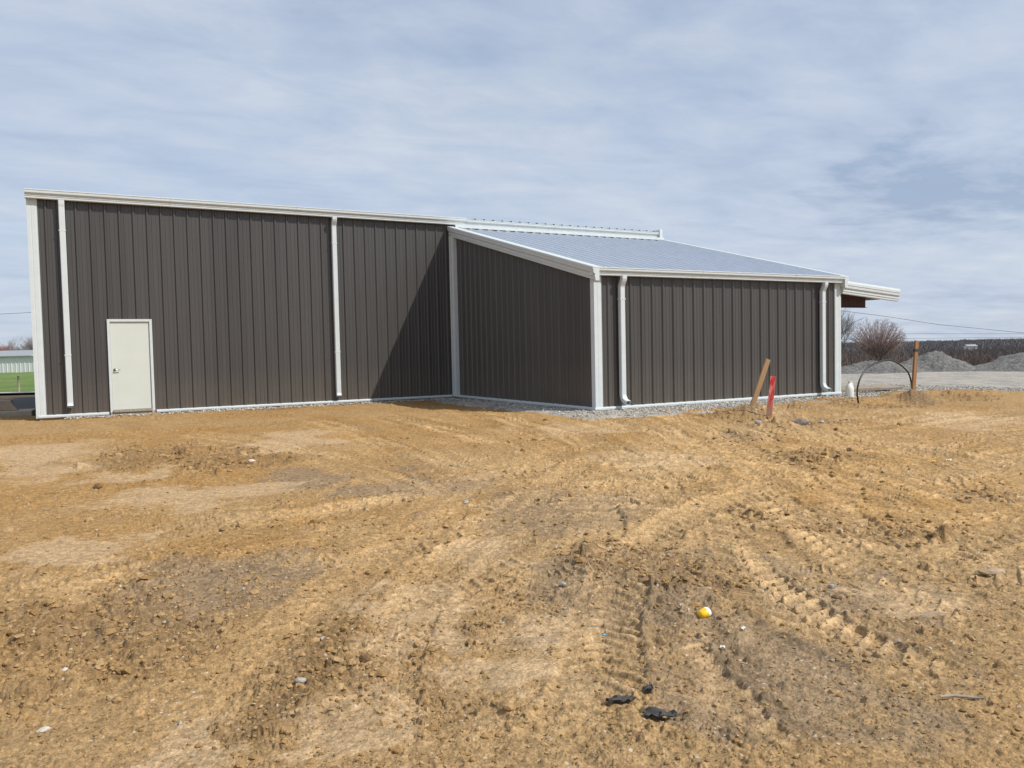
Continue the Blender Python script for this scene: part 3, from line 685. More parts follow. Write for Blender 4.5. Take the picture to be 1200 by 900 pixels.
# canopy on the right end wall
CX0,CX1,CY0,CY1=XR+.05,20.22,-D-.02,2.0
zc=lambda x:2.78-.078*(x-XR)
mb=MB(); vs=[]
p=prof_pts(CY0,CY1,0)
for uu,dd in p: vs+=[(CX0,uu,zc(CX0)+.10+dd),(CX1,uu,zc(CX1)+.10+dd)]
mb.add(vs,[(2*i,2*i+1,2*i+3,2*i+2) for i in range(len(p)-1)]); mb.build('canopy_roof',GALV,B)
CK=[(0,-.20),(-.07,-.20),(-.078,-.185),(-.078,-.145),(-.092,-.135),(-.092,-.10),(-.082,-.085),(-.095,-.065),(-.122,-.045),(-.126,.02),(-.136,.028),(-.136,.085),(-.12,.135),(-.03,.150),(.0,.145),(.10,.14),(.10,.10),(0,.10)]
for yb,s in ((CY0,1),(CY1,-1)):
    mb=MB(); mb.prism([(0,yb+s*a,b) for a,b in CK],(CX0,0,zc(CX0)),(CX1+.10,0,zc(CX1+.10))); mb.build('canopy_trim',TRIM,B)
mb=MB(); mb.prism([(CX1+.02+a,0,zc(CX1)-.12+b) for a,b in KP2],(0,CY0+.02,0),(0,CY1-.02,0)); mb.build('gutter',TRIM,B)
mb=MB(); mb.prism([(CX0,0,zc(CX0)+.06),(CX1,0,zc(CX1)+.06),(CX1,0,zc(CX1)+.075),(CX0,0,zc(CX0)+.075)],(0,CY0+.01,0),(0,CY1-.01,0)); mb.build('canopy_soffit',INSUL,B)
for yb in (CY0+.52,-3.6,-.4,1.7):
    mb=MB(); zb=2.26; xe=19.72
    prof=[(XR+.04,0,zb),(xe,0,zb),(xe,0,zc(xe)+.055),(XR+.04,0,zc(XR+.04)+.055)]
    mb.prism(prof,(0,yb-.006,0),(0,yb+.006,0))
    mb.box(XR+.04,xe,yb-.07,yb-.0065,zb-.008,zb); mb.box(XR+.04,xe,yb+.0065,yb+.07,zb-.008,zb)
    mb.build('canopy_rafter',REDIRON,B)
mb=MB()
for xx in (18.9,20.0):
    mb.box(xx,xx+.06,CY0+.16,CY1-.05,zc(xx)-.08,zc(xx)+.045)
mb.build('canopy_purlin',REDIRON,B)

# ------------------------------------------------------------------ stakes, hose, small things
def gz1(x,y): return float(ground(np.array([x]),np.array([y]))[0])
def aim(a,b):
    d=(Vector(b)-Vector(a)); q=d.to_track_quat('Z','Y'); return q,d.length
def stake(name,a,b,w,t,face,material,label,point=False):
    """board from ground point a to top b, face = yaw of its broad side"""
    a=Vector(a); b=Vector(b); L=(b-a).length; mb=MB(); sink=.25
    mb.box(-w/2,w/2,-t/2,t/2,-sink,L)
    # slightly rough sawn top
    o=mb.build(name,material,None,bevel=.004)
    zq=(b-a).normalized(); xq=Vector((math.cos(face),math.sin(face),0)); yq=zq.cross(xq).normalized(); xq=yq.cross(zq)
    o.matrix_world=Matrix(((xq.x,yq.x,zq.x,a.x),(xq.y,yq.y,zq.y,a.y),(xq.z,yq.z,zq.z,a.z),(0,0,0,1)))
    return tag(o,label,'stake')
rightyaw=math.atan2(-FX,FY)
stake('wooden_stake',(12.26,-9.69,gz1(12.26,-9.69)-.02),(12.57,-9.86,1.0),.105,.038,rightyaw+.25,WOOD,'bare tan wooden stake leaning right in front of the low wing')
stake('wooden_stake',(11.81,-10.58,gz1(11.81,-10.58)-.02),(11.88,-10.63,.70),.10,.03,rightyaw-.2,REDST,'short red painted wooden stake in the dirt')
ps=stake('wooden_stake',(18.44,-9.0,gz1(18.44,-9.0)-.05),(18.51,-9.04,1.31),.10,.055,rightyaw+.35,WOOD2,'upright brown stake with a black band standing in a dirt mound')
psL=(Vector((18.51,-9.04,1.31))-ps.matrix_world.translation).length
mb=MB(); mb.box(-.053,.053,-.0305,.0305,psL-.27,psL-.20); bd=mb.build('tape_band',BLACKR,ps)
hp=[(15.82,-9.47,-.45),(15.82,-9.47,-.17),(15.73,-9.49,.18),(15.87,-9.46,.48),(16.23,-9.39,.72),(16.77,-9.28,.84),(17.31,-9.18,.86),(17.79,-9.09,.75),(18.22,-9.0,.56),(18.46,-8.92,.34),(18.56,-8.88,.10),(18.58,-8.86,-.25)]
c3=[]
hq=[Vector(h) for h in hp]
for i in range(1,len(hq)-2):
    for t in [j/6 for j in range(6)]:
        a,b,c,d=hq[i-1],hq[i],hq[i+1],hq[i+2]
        c3.append(.5*((2*b)+(c-a)*t+(2*a-5*b+4*c-d)*t*t+(-a+3*b-3*c+d)*t**3))
mb=MB(); mb.tube([hq[0]]+c3+[hq[-1]],.019,8); tag(mb.build('plastic_pipe',BLACKP,None,True),'thin black plastic pipe arched out of the dirt beside the brown stake','pipe')
# white jug by the corner
jx,jy=17.45,-7.95; jz=max(gz1(jx,jy),-.06)
j=empty('plastic_jug',(jx,jy,jz-.01),'small white plastic jug standing by the right corner of the wing','jug')
mb=MB(); prof=[(.0,-.03),(.085,-.03),(.095,-.01),(.095,.16),(.09,.20),(.06,.255),(.035,.275),(.030,.285),(.030,.30)]
n=20
for i,(r_,z_) in enumerate(prof):
    mb.v+=[(r_*math.cos(6.2832*q/n),r_*.85*math.sin(6.2832*q/n),z_) for q in range(n)]
mb.f+=[(i*n+q,i*n+(q+1)%n,(i+1)*n+(q+1)%n,(i+1)*n+q) for i in range(len(prof)-1) for q in range(n)]
mb.build('body',WHITEP,j,True)
mb=MB(); mb.tube([(0,0,.292),(0,0,.325)],.036,14); mb.build('cap',WHITEP,j)
mb=MB(); mb.tube([(.035,0,.27),(.085,0,.275),(.10,0,.235),(.095,0,.17)],.013,8); mb.build('handle',WHITEP,j,True)
j.scale=(1.15,1.15,1.25)
# boards on the ground right of the corner
mb=MB(); mb.box(-.95,.95,-.55,.55,-.02,.04); mb.box(-.95,.35,-.50,.50,.0405,.06)
o=mb.build('plywood_sheet',WOODG,None,bevel=.004); o.location=(20.0,-6.3,-.02); o.rotation_euler=(R(2),R(-2),R(-24)); tag(o,'weathered grey plywood sheet lying on gravel behind the black pipe','board')
# broken slab with block at the left
sl_=empty('concrete_slab',(-1.15,2.6,-.10),'broken concrete slab lying at the left corner of the building','slab')
mb=MB(); mb.prism([(-.85,-.55,0),(.62,-.62,0),(.70,.35,0),(.1,.55,0),(-.9,.45,0)],(0,0,-.02),(0,0,.13)); SLABM=simple('stained_concrete',(.42,.34,.25),.9,.25,4,bstr=.4,bscale=30)
mb.build('slab',SLABM,sl_,bevel=.015)
mb=MB(); mb.prism([(-.32,0,0),(.32,0,0),(.22,0,.12),(.16,0,.26),(-.20,0,.26),(-.24,0,.12)],(-.0,-.18,.132),(0,.16,.132)); mb.build('block',SLABM,sl_,bevel=.015)
def rock(name,x,y,size,m,label,cat,sc=(1,1,.6),seed=1,rot=0,dz=0):
    r_=random.Random(seed); v,f_=ico()
    bpy_v=[Vector(a) for a in v]
    # one subdivision, displaced facets
    cache={}; V=list(bpy_v); F_=[]
    def mid(a,b):
        key=(min(a,b),max(a,b))
        if key not in cache: cache[key]=len(V); V.append(((V[a]+V[b])/2).normalized())
        return cache[key]
    for a,b,c in f_:
        ab,bc,ca=mid(a,b),mid(b,c),mid(c,a); F_+=[(a,ab,ca),(ab,b,bc),(ca,bc,c),(ab,bc,ca)]
    planes=[(Vector((r_.gauss(0,1),r_.gauss(0,1),r_.gauss(0,1))).normalized(),.55+.3*r_.random()) for _ in range(9)]
    V2=[]
    for q in V:
        t=1.0
        for nrm,dd in planes:
            c=q.dot(nrm)
            if c>1e-3: t=min(t,dd/c)
        q=q*t*(1+.06*(r_.random()-.5)); V2.append((q.x*sc[0]*size,q.y*sc[1]*size,q.z*sc[2]*size))
    mb=MB(); mb.add(V2,F_); o=mb.build(name,m); o.location=(x,y,gz1(x,y)+size*sc[2]*.35+dz); o.rotation_euler=(0,0,rot)
    return tag(o,label,cat)
rock('rock',11.51,-11.60,.15,STONE,'largest grey flat rock, right of the red stake','rock',(1.1,.5,.5),3,rightyaw-.5)
rock('rock',11.85,-11.75,.07,STONE,'small grey rock just right of the largest grey rock','rock',(1,.8,.5),4)
rock('rock',10.9,-11.18,.10,STONE,'pale grey rock below the foot of the red stake','rock',(.8,.7,.6),5)
rock('rock',.29,-16.72,.035,PALEST,'white pebble in the left foreground, upper of two','stone',(1,.8,.7),6)
rock('rock',.22,-17.36,.026,PALEST,'white curled pebble in the left foreground, lower of two','stone',(1.3,.6,.6),7)
rock('rock',1.29,-17.48,.030,STONE,'grey pebble among clods in the foreground left of centre','stone',(1.1,.8,.7),8)
rock('rock',4.69,-18.47,.062,TANST,'long flat tan stone in the right foreground','stone',(1.5,.5,.45),9,rightyaw)
rock('rock',5.86,-18.16,.075,TANST,'long smooth tan stone at the right edge','stone',(1.7,.6,.45),10,rightyaw)
rock('rock',4.14,-17.15,.028,STONE,'grey stone above the yellow cup','stone',(1,.8,.7),12)
rock('rock',3.81,-14.08,.04,STONE,'light grey stone on the tyre tracked dirt in the middle','stone',(1.2,.7,.7),13)
rock('rock',2.47,-10.15,.05,PALEST,'pale grey stone in the far left dirt below the door','stone',(1.2,.8,.7),14)
rock('rock',3.18,-16.88,.032,STONE,'dark grey stone half sunk near the centre of the dirt','stone',(1,.8,.6),15)
rock('dirt_clod',1.61,-17.49,.035,simple('dark_clod',(.15,.085,.038),.95,.3,20,bstr=.6,bscale=60),'dark brown clod in the foreground left of centre','clod',(1,.9,.8),16)
rock('dirt_clod',.6,-10.8,.06,bpy.data.materials['dark_clod'],'dark brown clod on the far left dirt','clod',(1,.9,.8),17)
# yellow and white crumpled cup
yc=empty('yellow_cup',(3.52,-17.85,gz1(3.52,-17.85)+.018),'small yellow and white plastic cup lying in the dirt','cup'); yc.rotation_euler=(R(8),R(-10),rightyaw+.5); yc.scale=(1,1,1)
mb=MB(); n=18; prof=[(-.036,.0),(-.035,.018),(-.02,.027),(.012,.031),(.03,.029)]
for a,r_ in prof: mb.v+=[(a,r_*math.cos(6.2832*q/n)*1.05,r_*math.sin(6.2832*q/n)*.9+.006) for q in range(n)]
mb.f+=[(i*n+q,i*n+(q+1)%n,(i+1)*n+(q+1)%n,(i+1)*n+q) for i in range(len(prof)-1) for q in range(n)]
mb.build('cup_body',YELLOW,yc,True)
mb=MB(); prof=[(.012,.0316),(.030,.0298),(.034,.026),(.036,.012),(.036,.0)]
for a,r_ in prof: mb.v+=[(a,r_*math.cos(6.2832*q/n)*1.05,r_*math.sin(6.2832*q/n)*.9+.006) for q in range(n)]
mb.f+=[(i*n+q,i*n+(q+1)%n,(i+1)*n+(q+1)%n,(i+1)*n+q) for i in range(len(prof)-1) for q in range(n)]
mb.build('white_lid',WHITEP,yc,True)
def scrap(x,y,w,l,m,label,seed,rot,name='plastic_scrap',cat='scrap',amp=.5):
    r_=random.Random(seed); nx,ny=9,6; mb=MB(); th=.004
    hgt=[[r_.random()*amp*w+ .25*w*math.sin(i*.9+seed)*math.sin(jj*1.1) for jj in range(ny)] for i in range(nx)]
    edge=lambda i,jj:(r_.random()-.5)*.35
    top=[((i/(nx-1)-.5+edge(i,jj)/nx)*l*(1-.5*abs(jj/(ny-1)-.5)),(jj/(ny-1)-.5+edge(i,jj)/ny)*w*(1-.7*abs(i/(nx-1)-.45)),hgt[i][jj]*.5+.012) for i in range(nx) for jj in range(ny)]
    bot=[(a,b,c-th) for a,b,c in top]; fs=[(i*ny+jj,(i+1)*ny+jj,(i+1)*ny+jj+1,i*ny+jj+1) for i in range(nx-1) for jj in range(ny-1)]
    m0=len(top); mb.add(top+bot,fs+[tuple(q+m0 for q in f_[::-1]) for f_ in fs])
    o=mb.build(name,m); o.location=(x,y,gz1(x,y)+.004); o.rotation_euler=(0,0,rot); return tag(o,label,cat)
scrap(2.45,-18.49,.055,.145,BLACKR,'torn black rubber scrap in the foreground, leftmost of three',1,rightyaw+.1)
scrap(2.60,-18.49,.05,.07,BLACKR,'smallest black rubber scrap, upper middle of three in the foreground',2,rightyaw+1)
scrap(2.50,-18.69,.068,.155,BLACKR,'largest torn black rubber scrap, lowest of three in the foreground',3,rightyaw-.3)
scrap(3.53,-18.15,.03,.03,WHITEP,'white paper bit right of the yellow cup, upper of two','4'and 4,.3,'litter_scrap','litter')
scrap(3.29,-18.24,.026,.03,WHITEP,'white paper bit below the yellow cup, lower of two',5,1.3,'litter_scrap','litter')
scrap(2.89,-17.75,.022,.03,BLUEP,'tiny pale blue plastic bit in the dirt left of the yellow cup',6,.3,'litter_scrap','litter')
scrap(9.5,-15.36,.06,.09,YELLOW,'small yellow wrapper on the tracked dirt at far right',7,.3,'litter_scrap','litter')
scrap(9.89,-15.3,.05,.12,WHITEP,'small white wrapper beside the yellow wrapper at far right',8,.1,'litter_scrap','litter')
mb=MB(); mb.tube([(-.09,0,.0),(-.03,.006,.004),(.03,-.003,.004),(.09,.004,-.002)],[.005,.007,.007,.004],6)
o=mb.build('stick',WOODG,None,True); o.location=(3.69,-19.27,gz1(3.69,-19.27)+.010); o.rotation_euler=(0,0,rightyaw-.15); tag(o,'thin grey stick lying in the right foreground','stick')

# ------------------------------------------------------------------ gravel piles
def m_pile():
    m,nt,b=mat('grey_aggregate'); v=pos(nt); n1=noise(nt,1.3,6,.65,v); n2=noise(nt,9,5,.75,v)
    c=ramp(nt,n1,[(.3,(.12,.117,.11)),(.7,(.20,.193,.18))]); c=mix(nt,.7,c,mix(nt,1.0,c,ramp(nt,n2,[(.36,.45),(.64,1.6)]),'MULTIPLY'))
    nt.links.new(c,b.inputs['Base Color']); b.inputs['Roughness'].default_value=.95; bump(nt,b,n2,1.0,.10); return m
PILE=m_pile()
def pile(d,l,L,W,h,seed,label,flat=1.0):
    nx,ny=150,120; x=np.linspace(-1.25,1.25,nx); y=np.linspace(-1.25,1.25,ny); X,Y=np.meshgrid(x,y,indexing='ij')
    q=np.hypot(X,Y)+.22*fbm(X*1.6+seed,Y*1.6,seed,4)
    z=h*np.clip(1-q,0,1)
    z=np.minimum(z,h*flat*(1+.1*vnoise(X*3,Y*3,seed)))
    z=np.where(z>0,h*(z/h)**.9,0)+.13*fbm(X*5,Y*5,seed+3,5,.65)*np.clip(z/h*4,0,1)+.03*vnoise(X*30,Y*30,seed+9)*np.clip(z/h*4,0,1)-.06
    cx,cy,_=P(d,l); xs=X*L; ys=Y*W
    wx=FY*xs+FX*ys; wy=-FX*xs+FY*ys
    i=(np.arange(nx-1)[:,None]*ny+np.arange(ny-1)[None]).ravel()
    o=np_mesh('gravel_pile',np.stack([wx.ravel(),wy.ravel(),z.ravel()],1),np.stack([i,i+ny,i+ny+1,i+1],1),PILE)
    o.location=(cx,cy,float(zfar(np.array(math.hypot(d,l))))-.02)
    return tag(o,label,'gravel pile','gravel piles across the yard')
pile(40,18.4,3.0,2.0,.74,3,'low grey gravel pile nearest the building corner',.80)
pile(40.5,21.5,2.5,2.2,1.10,8,'rounded grey gravel pile behind the brown stake',.93)
pile(39,26.6,4.3,2.6,1.36,14,'long flat topped gravel pile at the right edge of the photo',.84)

# ------------------------------------------------------------------ bare trees
def bare_tree(name,d,l,zb,H,seed,label,group,spread,bark,twigc,levels=6,split=3,trunk_h=.16,rad=.05,kids=(2,4),nstem=5):
    r_=random.Random(seed); tr=MB(); cr=MB()
    def grow(p,dirv,L,rad,lv):
        n=3; pts=[p]; q=p; dv=dirv.copy()
        for i in range(n):
            dv=(dv+Vector((r_.gauss(0,.09),r_.gauss(0,.09),r_.gauss(0,.07)+.03))).normalized(); q=q+dv*L/n; pts.append(q)
        big=lv<2
        (tr if big else cr).tube(pts,[rad*(1-.35*i/n) for i in range(n+1)],6 if big else 3,cap=False)
        if lv>=levels: return
        for c in range(r_.randint(*kids)):
            t=r_.choice((1,2,2,3,3)); ax=Vector((r_.gauss(0,1),r_.gauss(0,1),r_.gauss(0,.6))).normalized()
            nd=(dv+ax*spread*(.55+.6*r_.random())).normalized()
            grow(pts[t],nd,L*(.66+.2*r_.random()),max(rad*.60,.006),lv+1)
    o=empty(name,P(d,l,zb),label,'tree',group)
    th=H*trunk_h; tr.tube([(0,0,-.3),(0,0,th*.5),(.02,.01,th)],[rad*2.2,rad*1.7,rad*1.5],8)
    for i in range(nstem):
        a=6.283*i/nstem+r_.random(); grow(Vector((0,0,th*(.7+.3*r_.random()))),Vector((math.cos(a)*spread,math.sin(a)*spread,1)).normalized(),H*.30,rad,0)
    t=tr.build('trunk',bark,o); c=cr.build('crown',twigc,o)
    # fit the crown to the wanted height
    zmax=max(v[2] for v in cr.v); s=H/zmax
    o.scale=(s,s,s)
    return o
BARK=simple('grey_bark',(.12,.10,.085),.9,.3,8); TWIG=simple('brown_twigs',(.36,.27,.235),.9,.3,2); TWIGG=simple('grey_twigs',(.24,.215,.20),.9,.3,2); TWIGR=simple('red_bud_twigs',(.30,.12,.09),.9,.3,2)
def round_tree(d,l,zb,H,Wd,seed,label):
    r_=random.Random(seed); o=empty('bare_tree',P(d,l,zb),label,'tree'); tr=MB(); cr=MB()
    tr.tube([(0,0,-.4),(0,0,.35),(.02,.01,.8)],[.20,.15,.13],8)
    cz=H*.56; rz=H*.44; rx=Wd/2
    def bez(p0,p1,p2,n): return [p0*(1-t)**2+p1*2*t*(1-t)+p2*t*t for t in [k/n for k in range(n+1)]]
    for i in range(135):
        a=i*2.39996+r_.random()*.5; q=(i+.5)/135; el=math.asin(max(-.18,min(1,1.18*q-.18)))
        tip=Vector((math.cos(a)*math.cos(el)*rx,math.sin(a)*math.cos(el)*rx,cz+math.sin(el)*rz))*(.82+.13*r_.random())
        p0=Vector((0,0,.5+.4*r_.random())); p1=Vector((tip.x*.45,tip.y*.45,p0.z+(tip.z-p0.z)*.55+ (0.25 if tip.z<cz else .0)))
        b=bez(p0,p1,tip,9); (tr if i%4==0 else cr).tube(b,[.032*(1-.09*k)**1.3+.005 for k in range(10)],4,cap=False)
        for k in range(4,10):
            for c in range(3):
                dv=(b[k]-b[k-1]).normalized(); nd=(dv+Vector((r_.gauss(0,.5),r_.gauss(0,.5),r_.gauss(.15,.35)))).normalized(); L=(.45+.4*r_.random())*(1.15-.085*k)
                e=b[k]+nd*L; m_=b[k]+nd*L*.5+Vector((r_.gauss(0,.03),r_.gauss(0,.03),-.02)); cr.tube([b[k],m_,e],[.008,.006,.004],3,cap=False)
                for c2 in range(3):
                    st=b[k].lerp(e,.35+.6*r_.random()); n2=(nd+Vector((r_.gauss(0,.45),r_.gauss(0,.45),r_.gauss(.15,.3)))).normalized()
                    cr.tube([st,st+n2*(.14+.18*r_.random())],[.007,.004],3,cap=False)
    tr.build('trunk',BARK,o); cr.build('crown',TWIG,o)
round_tree(75,34.6,-1.35,5.1,5.2,5,'round bare brown tree behind the gravel piles')
bare_tree('bare_tree',80,32.6,-1.8,7.2,9,'thin grey bare tree half hidden behind the right end of the wing',None,.5,BARK,TWIGG,5,kids=(3,4),nstem=5,rad=.06)
bare_tree('bare_tree',205,-130.0,-1.8,7.8,12,'reddish budding tree behind the white shed',None,.6,BARK,TWIGR,6,kids=(3,4),nstem=6,rad=.10)
bare_tree('bare_tree',198,-120.2,-1.8,9.6,14,'grey bare tree behind the white shed next to the building corner',None,.5,BARK,TWIGG,6,kids=(3,4),nstem=6,rad=.10)

# ------------------------------------------------------------------ scrub and far woods (masses)
def twigs(name,pts,hmin,hmax,wmin,wmax,m,seed,lean=.35,per=6):
    g=np.random.default_rng(seed); n=len(pts); base=np.repeat(pts,per,0); k=len(base)
    h=(hmin+(hmax-hmin)*np.repeat(np.clip(g.random(n)*.55+.45*(.5+1.5*fbm(pts[:,0]*.045,pts[:,1]*.045,seed,3))+.5*fbm(pts[:,0]*.009,pts[:,1]*.009,seed+5,2),0,1.3),per))*(.55+.5*g.random(k)); w=wmin+(wmax-wmin)*g.random(k)
    a=g.random(k)*6.283; off=np.repeat(hmax*.16*(.6+.6*g.random(n)),per)
    base=base+np.stack([g.normal(0,1,k)*off,g.normal(0,1,k)*off,np.zeros(k)],1)
    tip=base+np.stack([g.normal(0,lean,k)*h*.5,g.normal(0,lean,k)*h*.5,h],1)
    u=np.stack([np.cos(a),np.sin(a),np.zeros(k)],1)*w[:,None]
    u2=np.stack([-np.sin(a),np.cos(a),np.zeros(k)],1)*w[:,None]
    midp=(base*.45+tip*.55)+np.stack([g.normal(0,.1,k)*h,g.normal(0,.1,k)*h,np.zeros(k)],1)
    V=np.stack([base-u*.4,base+u*.4,base+u2*.5,midp-u,midp+u,midp+u2*1.2,tip],1).reshape(-1,3); i=np.arange(k)*7
    Fq=np.concatenate([np.stack([i,i+1,i+4],1),np.stack([i,i+4,i+3],1),np.stack([i+1,i+2,i+5],1),np.stack([i+1,i+5,i+4],1),np.stack([i+2,i,i+3],1),np.stack([i+2,i+3,i+5],1),np.stack([i+3,i+4,i+6],1),np.stack([i+4,i+5,i+6],1),np.stack([i+5,i+3,i+6],1)])
    tone=np.repeat(g.random(n),per)
    return np_mesh(name,V,Fq,m,False,{'tone':('FACE',np.tile(tone,9))})
def m_scrub(name,a,b,c):
    m,nt,bs=mat(name); col=ramp(nt,attr(nt,'tone'),[(0,a),(.6,b),(1,c)]); nt.links.new(col,bs.inputs['Base Color']); bs.inputs['Roughness'].default_value=1; bs.inputs['Specular IOR Level'].default_value=.1; return m
SCR=m_scrub('brown_scrub',(.10,.074,.060),(.16,.118,.094),(.22,.165,.125))
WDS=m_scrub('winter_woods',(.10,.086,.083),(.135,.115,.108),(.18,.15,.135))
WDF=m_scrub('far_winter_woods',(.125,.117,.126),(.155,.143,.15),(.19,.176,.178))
def scat(n,d0,d1,lo,hi,seed):
    g=np.random.default_rng(seed); d=d0+(d1-d0)*g.random(n)**.8; s=lo+(hi-lo)*g.random(n); l=d*s
    z=terr(d,l); return np.stack([CAM.x+FX*d+FY*l,CAM.y+FY*d-FX*l,z],1)
tag(twigs('scrub',scat(6000,62,125,.36,.95,1),.9,2.7,.008,.026,SCR,2,1.1,14),'brown leafless scrub behind the gravel piles',None,None,'stuff')
tag(twigs('woods',scat(9000,130,420,.30,1.0,3),3.2,6.8,.04,.16,WDS,4,.7,14),'dark winter woods filling the valley on the right',None,None,'stuff')
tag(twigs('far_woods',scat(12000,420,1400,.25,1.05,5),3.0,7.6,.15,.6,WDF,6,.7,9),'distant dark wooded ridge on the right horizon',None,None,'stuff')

# ------------------------------------------------------------------ far houses on the right, white shed on the left
def house(d,l,zb,w,dp,h,roof,label,wallm,roofm,yaw=0):
    o=empty('farm_building',P(d,l,zb),label,'building'); o.rotation_euler=(0,0,rightyaw+yaw)
    mb=MB(); mb.box(-w/2,w/2,-dp/2,dp/2,-4,h)
    mb.add([(-w/2,-dp/2,h),(-w/2,dp/2,h),(-w/2,0,h+roof),(w/2,-dp/2,h),(w/2,dp/2,h),(w/2,0,h+roof)],[(0,1,2),(3,5,4)]); mb.build('wall',wallm,o)
    mb=MB(); e=.35
    for s in (-1,1):
        mb.prism([(0,s*(dp/2+e),h-e*roof/(dp/2)+.01),(0,0,h+roof+.01),(0,0,h+roof+.16),(0,s*(dp/2+e),h-e*roof/(dp/2)+.16)],(-w/2-e,0,0),(w/2+e,0,0))
    mb.build('roof',roofm,o); return o
GREYR=simple('grey_metal_roof',(.30,.30,.31),.5,.15,.3); WHITEW=simple('white_siding',(.66,.67,.65),.5,.05,2)
house(430,248,-3.0,5,4,.9,.8,'white farm building among dark woods on the right ridge',WHITEW,GREYR)
house(520,340,-2.6,6,4,1.0,.9,'pale grey building on the ridge at the right edge',simple('grey_siding',(.35,.36,.38),.6,.1,2),GREYR)
sh=empty('metal_shed',P(180,-124,-1.62),'long white ribbed metal shed with grey roof beyond the lawn','shed'); sh.rotation_euler=(0,0,rightyaw)
mb=MB(); off=[]
L0,L1=-26,34; u=L0; vs=[]
pts=[]
while u<L1:
    pts+=[(u,0),(u+.70,0),(u+.76,-.06),(u+.94,-.06),(u+1.0,0)]; u+=1.0
for a,b in pts: vs+=[(a,b,0),(a,b,3.75)]
mb.add(vs,[(2*i,2*i+2,2*i+3,2*i+1) for i in range(len(pts)-1)])
mb.box(L0,L1-.5,.02,11,-1,3.74); mb.build('wall',WHITEW,sh)
mb=MB(); mb.prism([(0,-.5,3.72),(0,5.5,5.0),(0,11.5,3.72),(0,11.5,3.92),(0,5.5,5.2),(0,-.5,3.92)],(L0-.4,0,0),(L1+.2,0,0))
m,nt,b=mat('patched_grey_roof'); vv=pos(nt,(.19,0,0)); wn=nt.nodes.new('ShaderNodeTexVoronoi'); wn.inputs['Scale'].default_value=1; nt.links.new(vv,wn.inputs['Vector'])
spc=nt.nodes.new('ShaderNodeSeparateColor'); nt.links.new(wn.outputs['Color'],spc.inputs[0]); nt.links.new(ramp(nt,spc.outputs[0],[(.3,(.27,.28,.29)),(.5,(.36,.36,.36)),(.7,(.45,.45,.44))],'CONSTANT'),b.inputs['Base Color']); b.inputs['Roughness'].default_value=.5
mb.build('roof',m,sh)
mb=MB(); mb.tube([(0,0,-.3),(.01,0,.35),(.0,.01,.74)],[.05,.048,.042],8); o=mb.build('fence_post',WOODG,None,True); o.location=P(38.5,-23.9,float(zfar(np.array(45.)))+.03); tag(o,'single weathered wooden fence post on the lawn','fence post')

# ------------------------------------------------------------------ power lines
WIRE=simple('wire',(.05,.05,.055),.6,.1,1)
def wire(pts,rad,label):
    mb=MB(); q=[Vector(p) for p in pts]; out=[]
    for i in range(len(q)-1):
        for t in range(5): out.append(q[i].lerp(q[i+1],t/5))
    out.append(q[-1]); mb.tube(out,rad,5); tag(mb.build('power_line',WIRE,None,True),label,'power line','power lines across the sky')
wire([(45.4,22.4,4.75),(51.16,19.18,3.71),(54.25,17.47,3.18),(57.63,15.6,2.50),(63.26,12.49,1.74),(72,7.6,1.2),(85,.4,1.3)],.015,'highest sagging power line right of the building')
wire([(56,33.7,2.32),(63.85,29.3,2.14),(78.98,20.93,1.77),(95,12,1.5)],.013,'upper of two level power lines low over the right horizon')
wire([(56,33.7,1.72),(63.85,29.31,1.62),(78.98,20.93,1.45),(95,12,1.3)],.013,'lower of two level power lines just above the right horizon')
wire([(-40,80,4.9),(-20,70,5.0),(-6.22,62.36,5.33),(-2.28,60.19,5.46),(8,55,5.9)],.017,'power line left of the building')

# ------------------------------------------------------------------ sky and sun
SE,SP=R(47.5),R(40)           # elevation, and angle from the wall normal towards +X
sun_dir=Vector((math.sin(SP)*math.cos(SE),-math.cos(SP)*math.cos(SE),math.sin(SE)))
sd=bpy.data.lights.new('sun','SUN'); sd.energy=4.6; sd.angle=R(.6); sd.color=(1,.965,.91)
so=bpy.data.objects.new('sun',sd); COL.objects.link(so); so.rotation_euler=sun_dir.to_track_quat('Z','Y').to_euler(); so.location=(10,-30,30)
W=bpy.data.worlds.new('World'); S.world=W; W.use_nodes=True; nt=W.node_tree
for nn in list(nt.nodes): nt.nodes.remove(nn)
sky=nt.nodes.new('ShaderNodeTexSky'); sky.sky_type='NISHITA'; sky.sun_disc=False; sky.sun_elevation=SE; sky.sun_rotation=math.atan2(sun_dir.x,sun_dir.y)
sky.air_density=1.0; sky.dust_density=1.0; sky.ozone_density=1.0
bg1=nt.nodes.new('ShaderNodeBackground'); bg1.inputs['Strength'].default_value=.14; nt.links.new(sky.outputs[0],bg1.inputs[0])
tc=nt.nodes.new('ShaderNodeTexCoord'); sx_=nt.nodes.new('ShaderNodeSeparateXYZ'); nt.links.new(tc.outputs['Generated'],sx_.inputs[0])
zc_=math_(nt,'ADD',math_(nt,'MAXIMUM',sx_.outputs[2],0.0),.11)
cb=nt.nodes.new('ShaderNodeCombineXYZ'); nt.links.new(math_(nt,'DIVIDE',sx_.outputs[0],zc_),cb.inputs[0]); nt.links.new(math_(nt,'DIVIDE',sx_.outputs[1],zc_),cb.inputs[1])
mp=nt.nodes.new('ShaderNodeMapping'); mp.inputs['Rotation'].default_value=(0,0,R(38)); mp.inputs['Scale'].default_value=(.8,1.25,1); mp.inputs['Location'].default_value=(3.1,1.4,0); nt.links.new(cb.outputs[0],mp.inputs[0])
n1=noise(nt,.42,6,.5,mp.outputs[0],.25); n2=noise(nt,3.2,7,.6,mp.outputs[0],.25); n3=noise(nt,.75,6,.55,mp.outputs[0],.2)
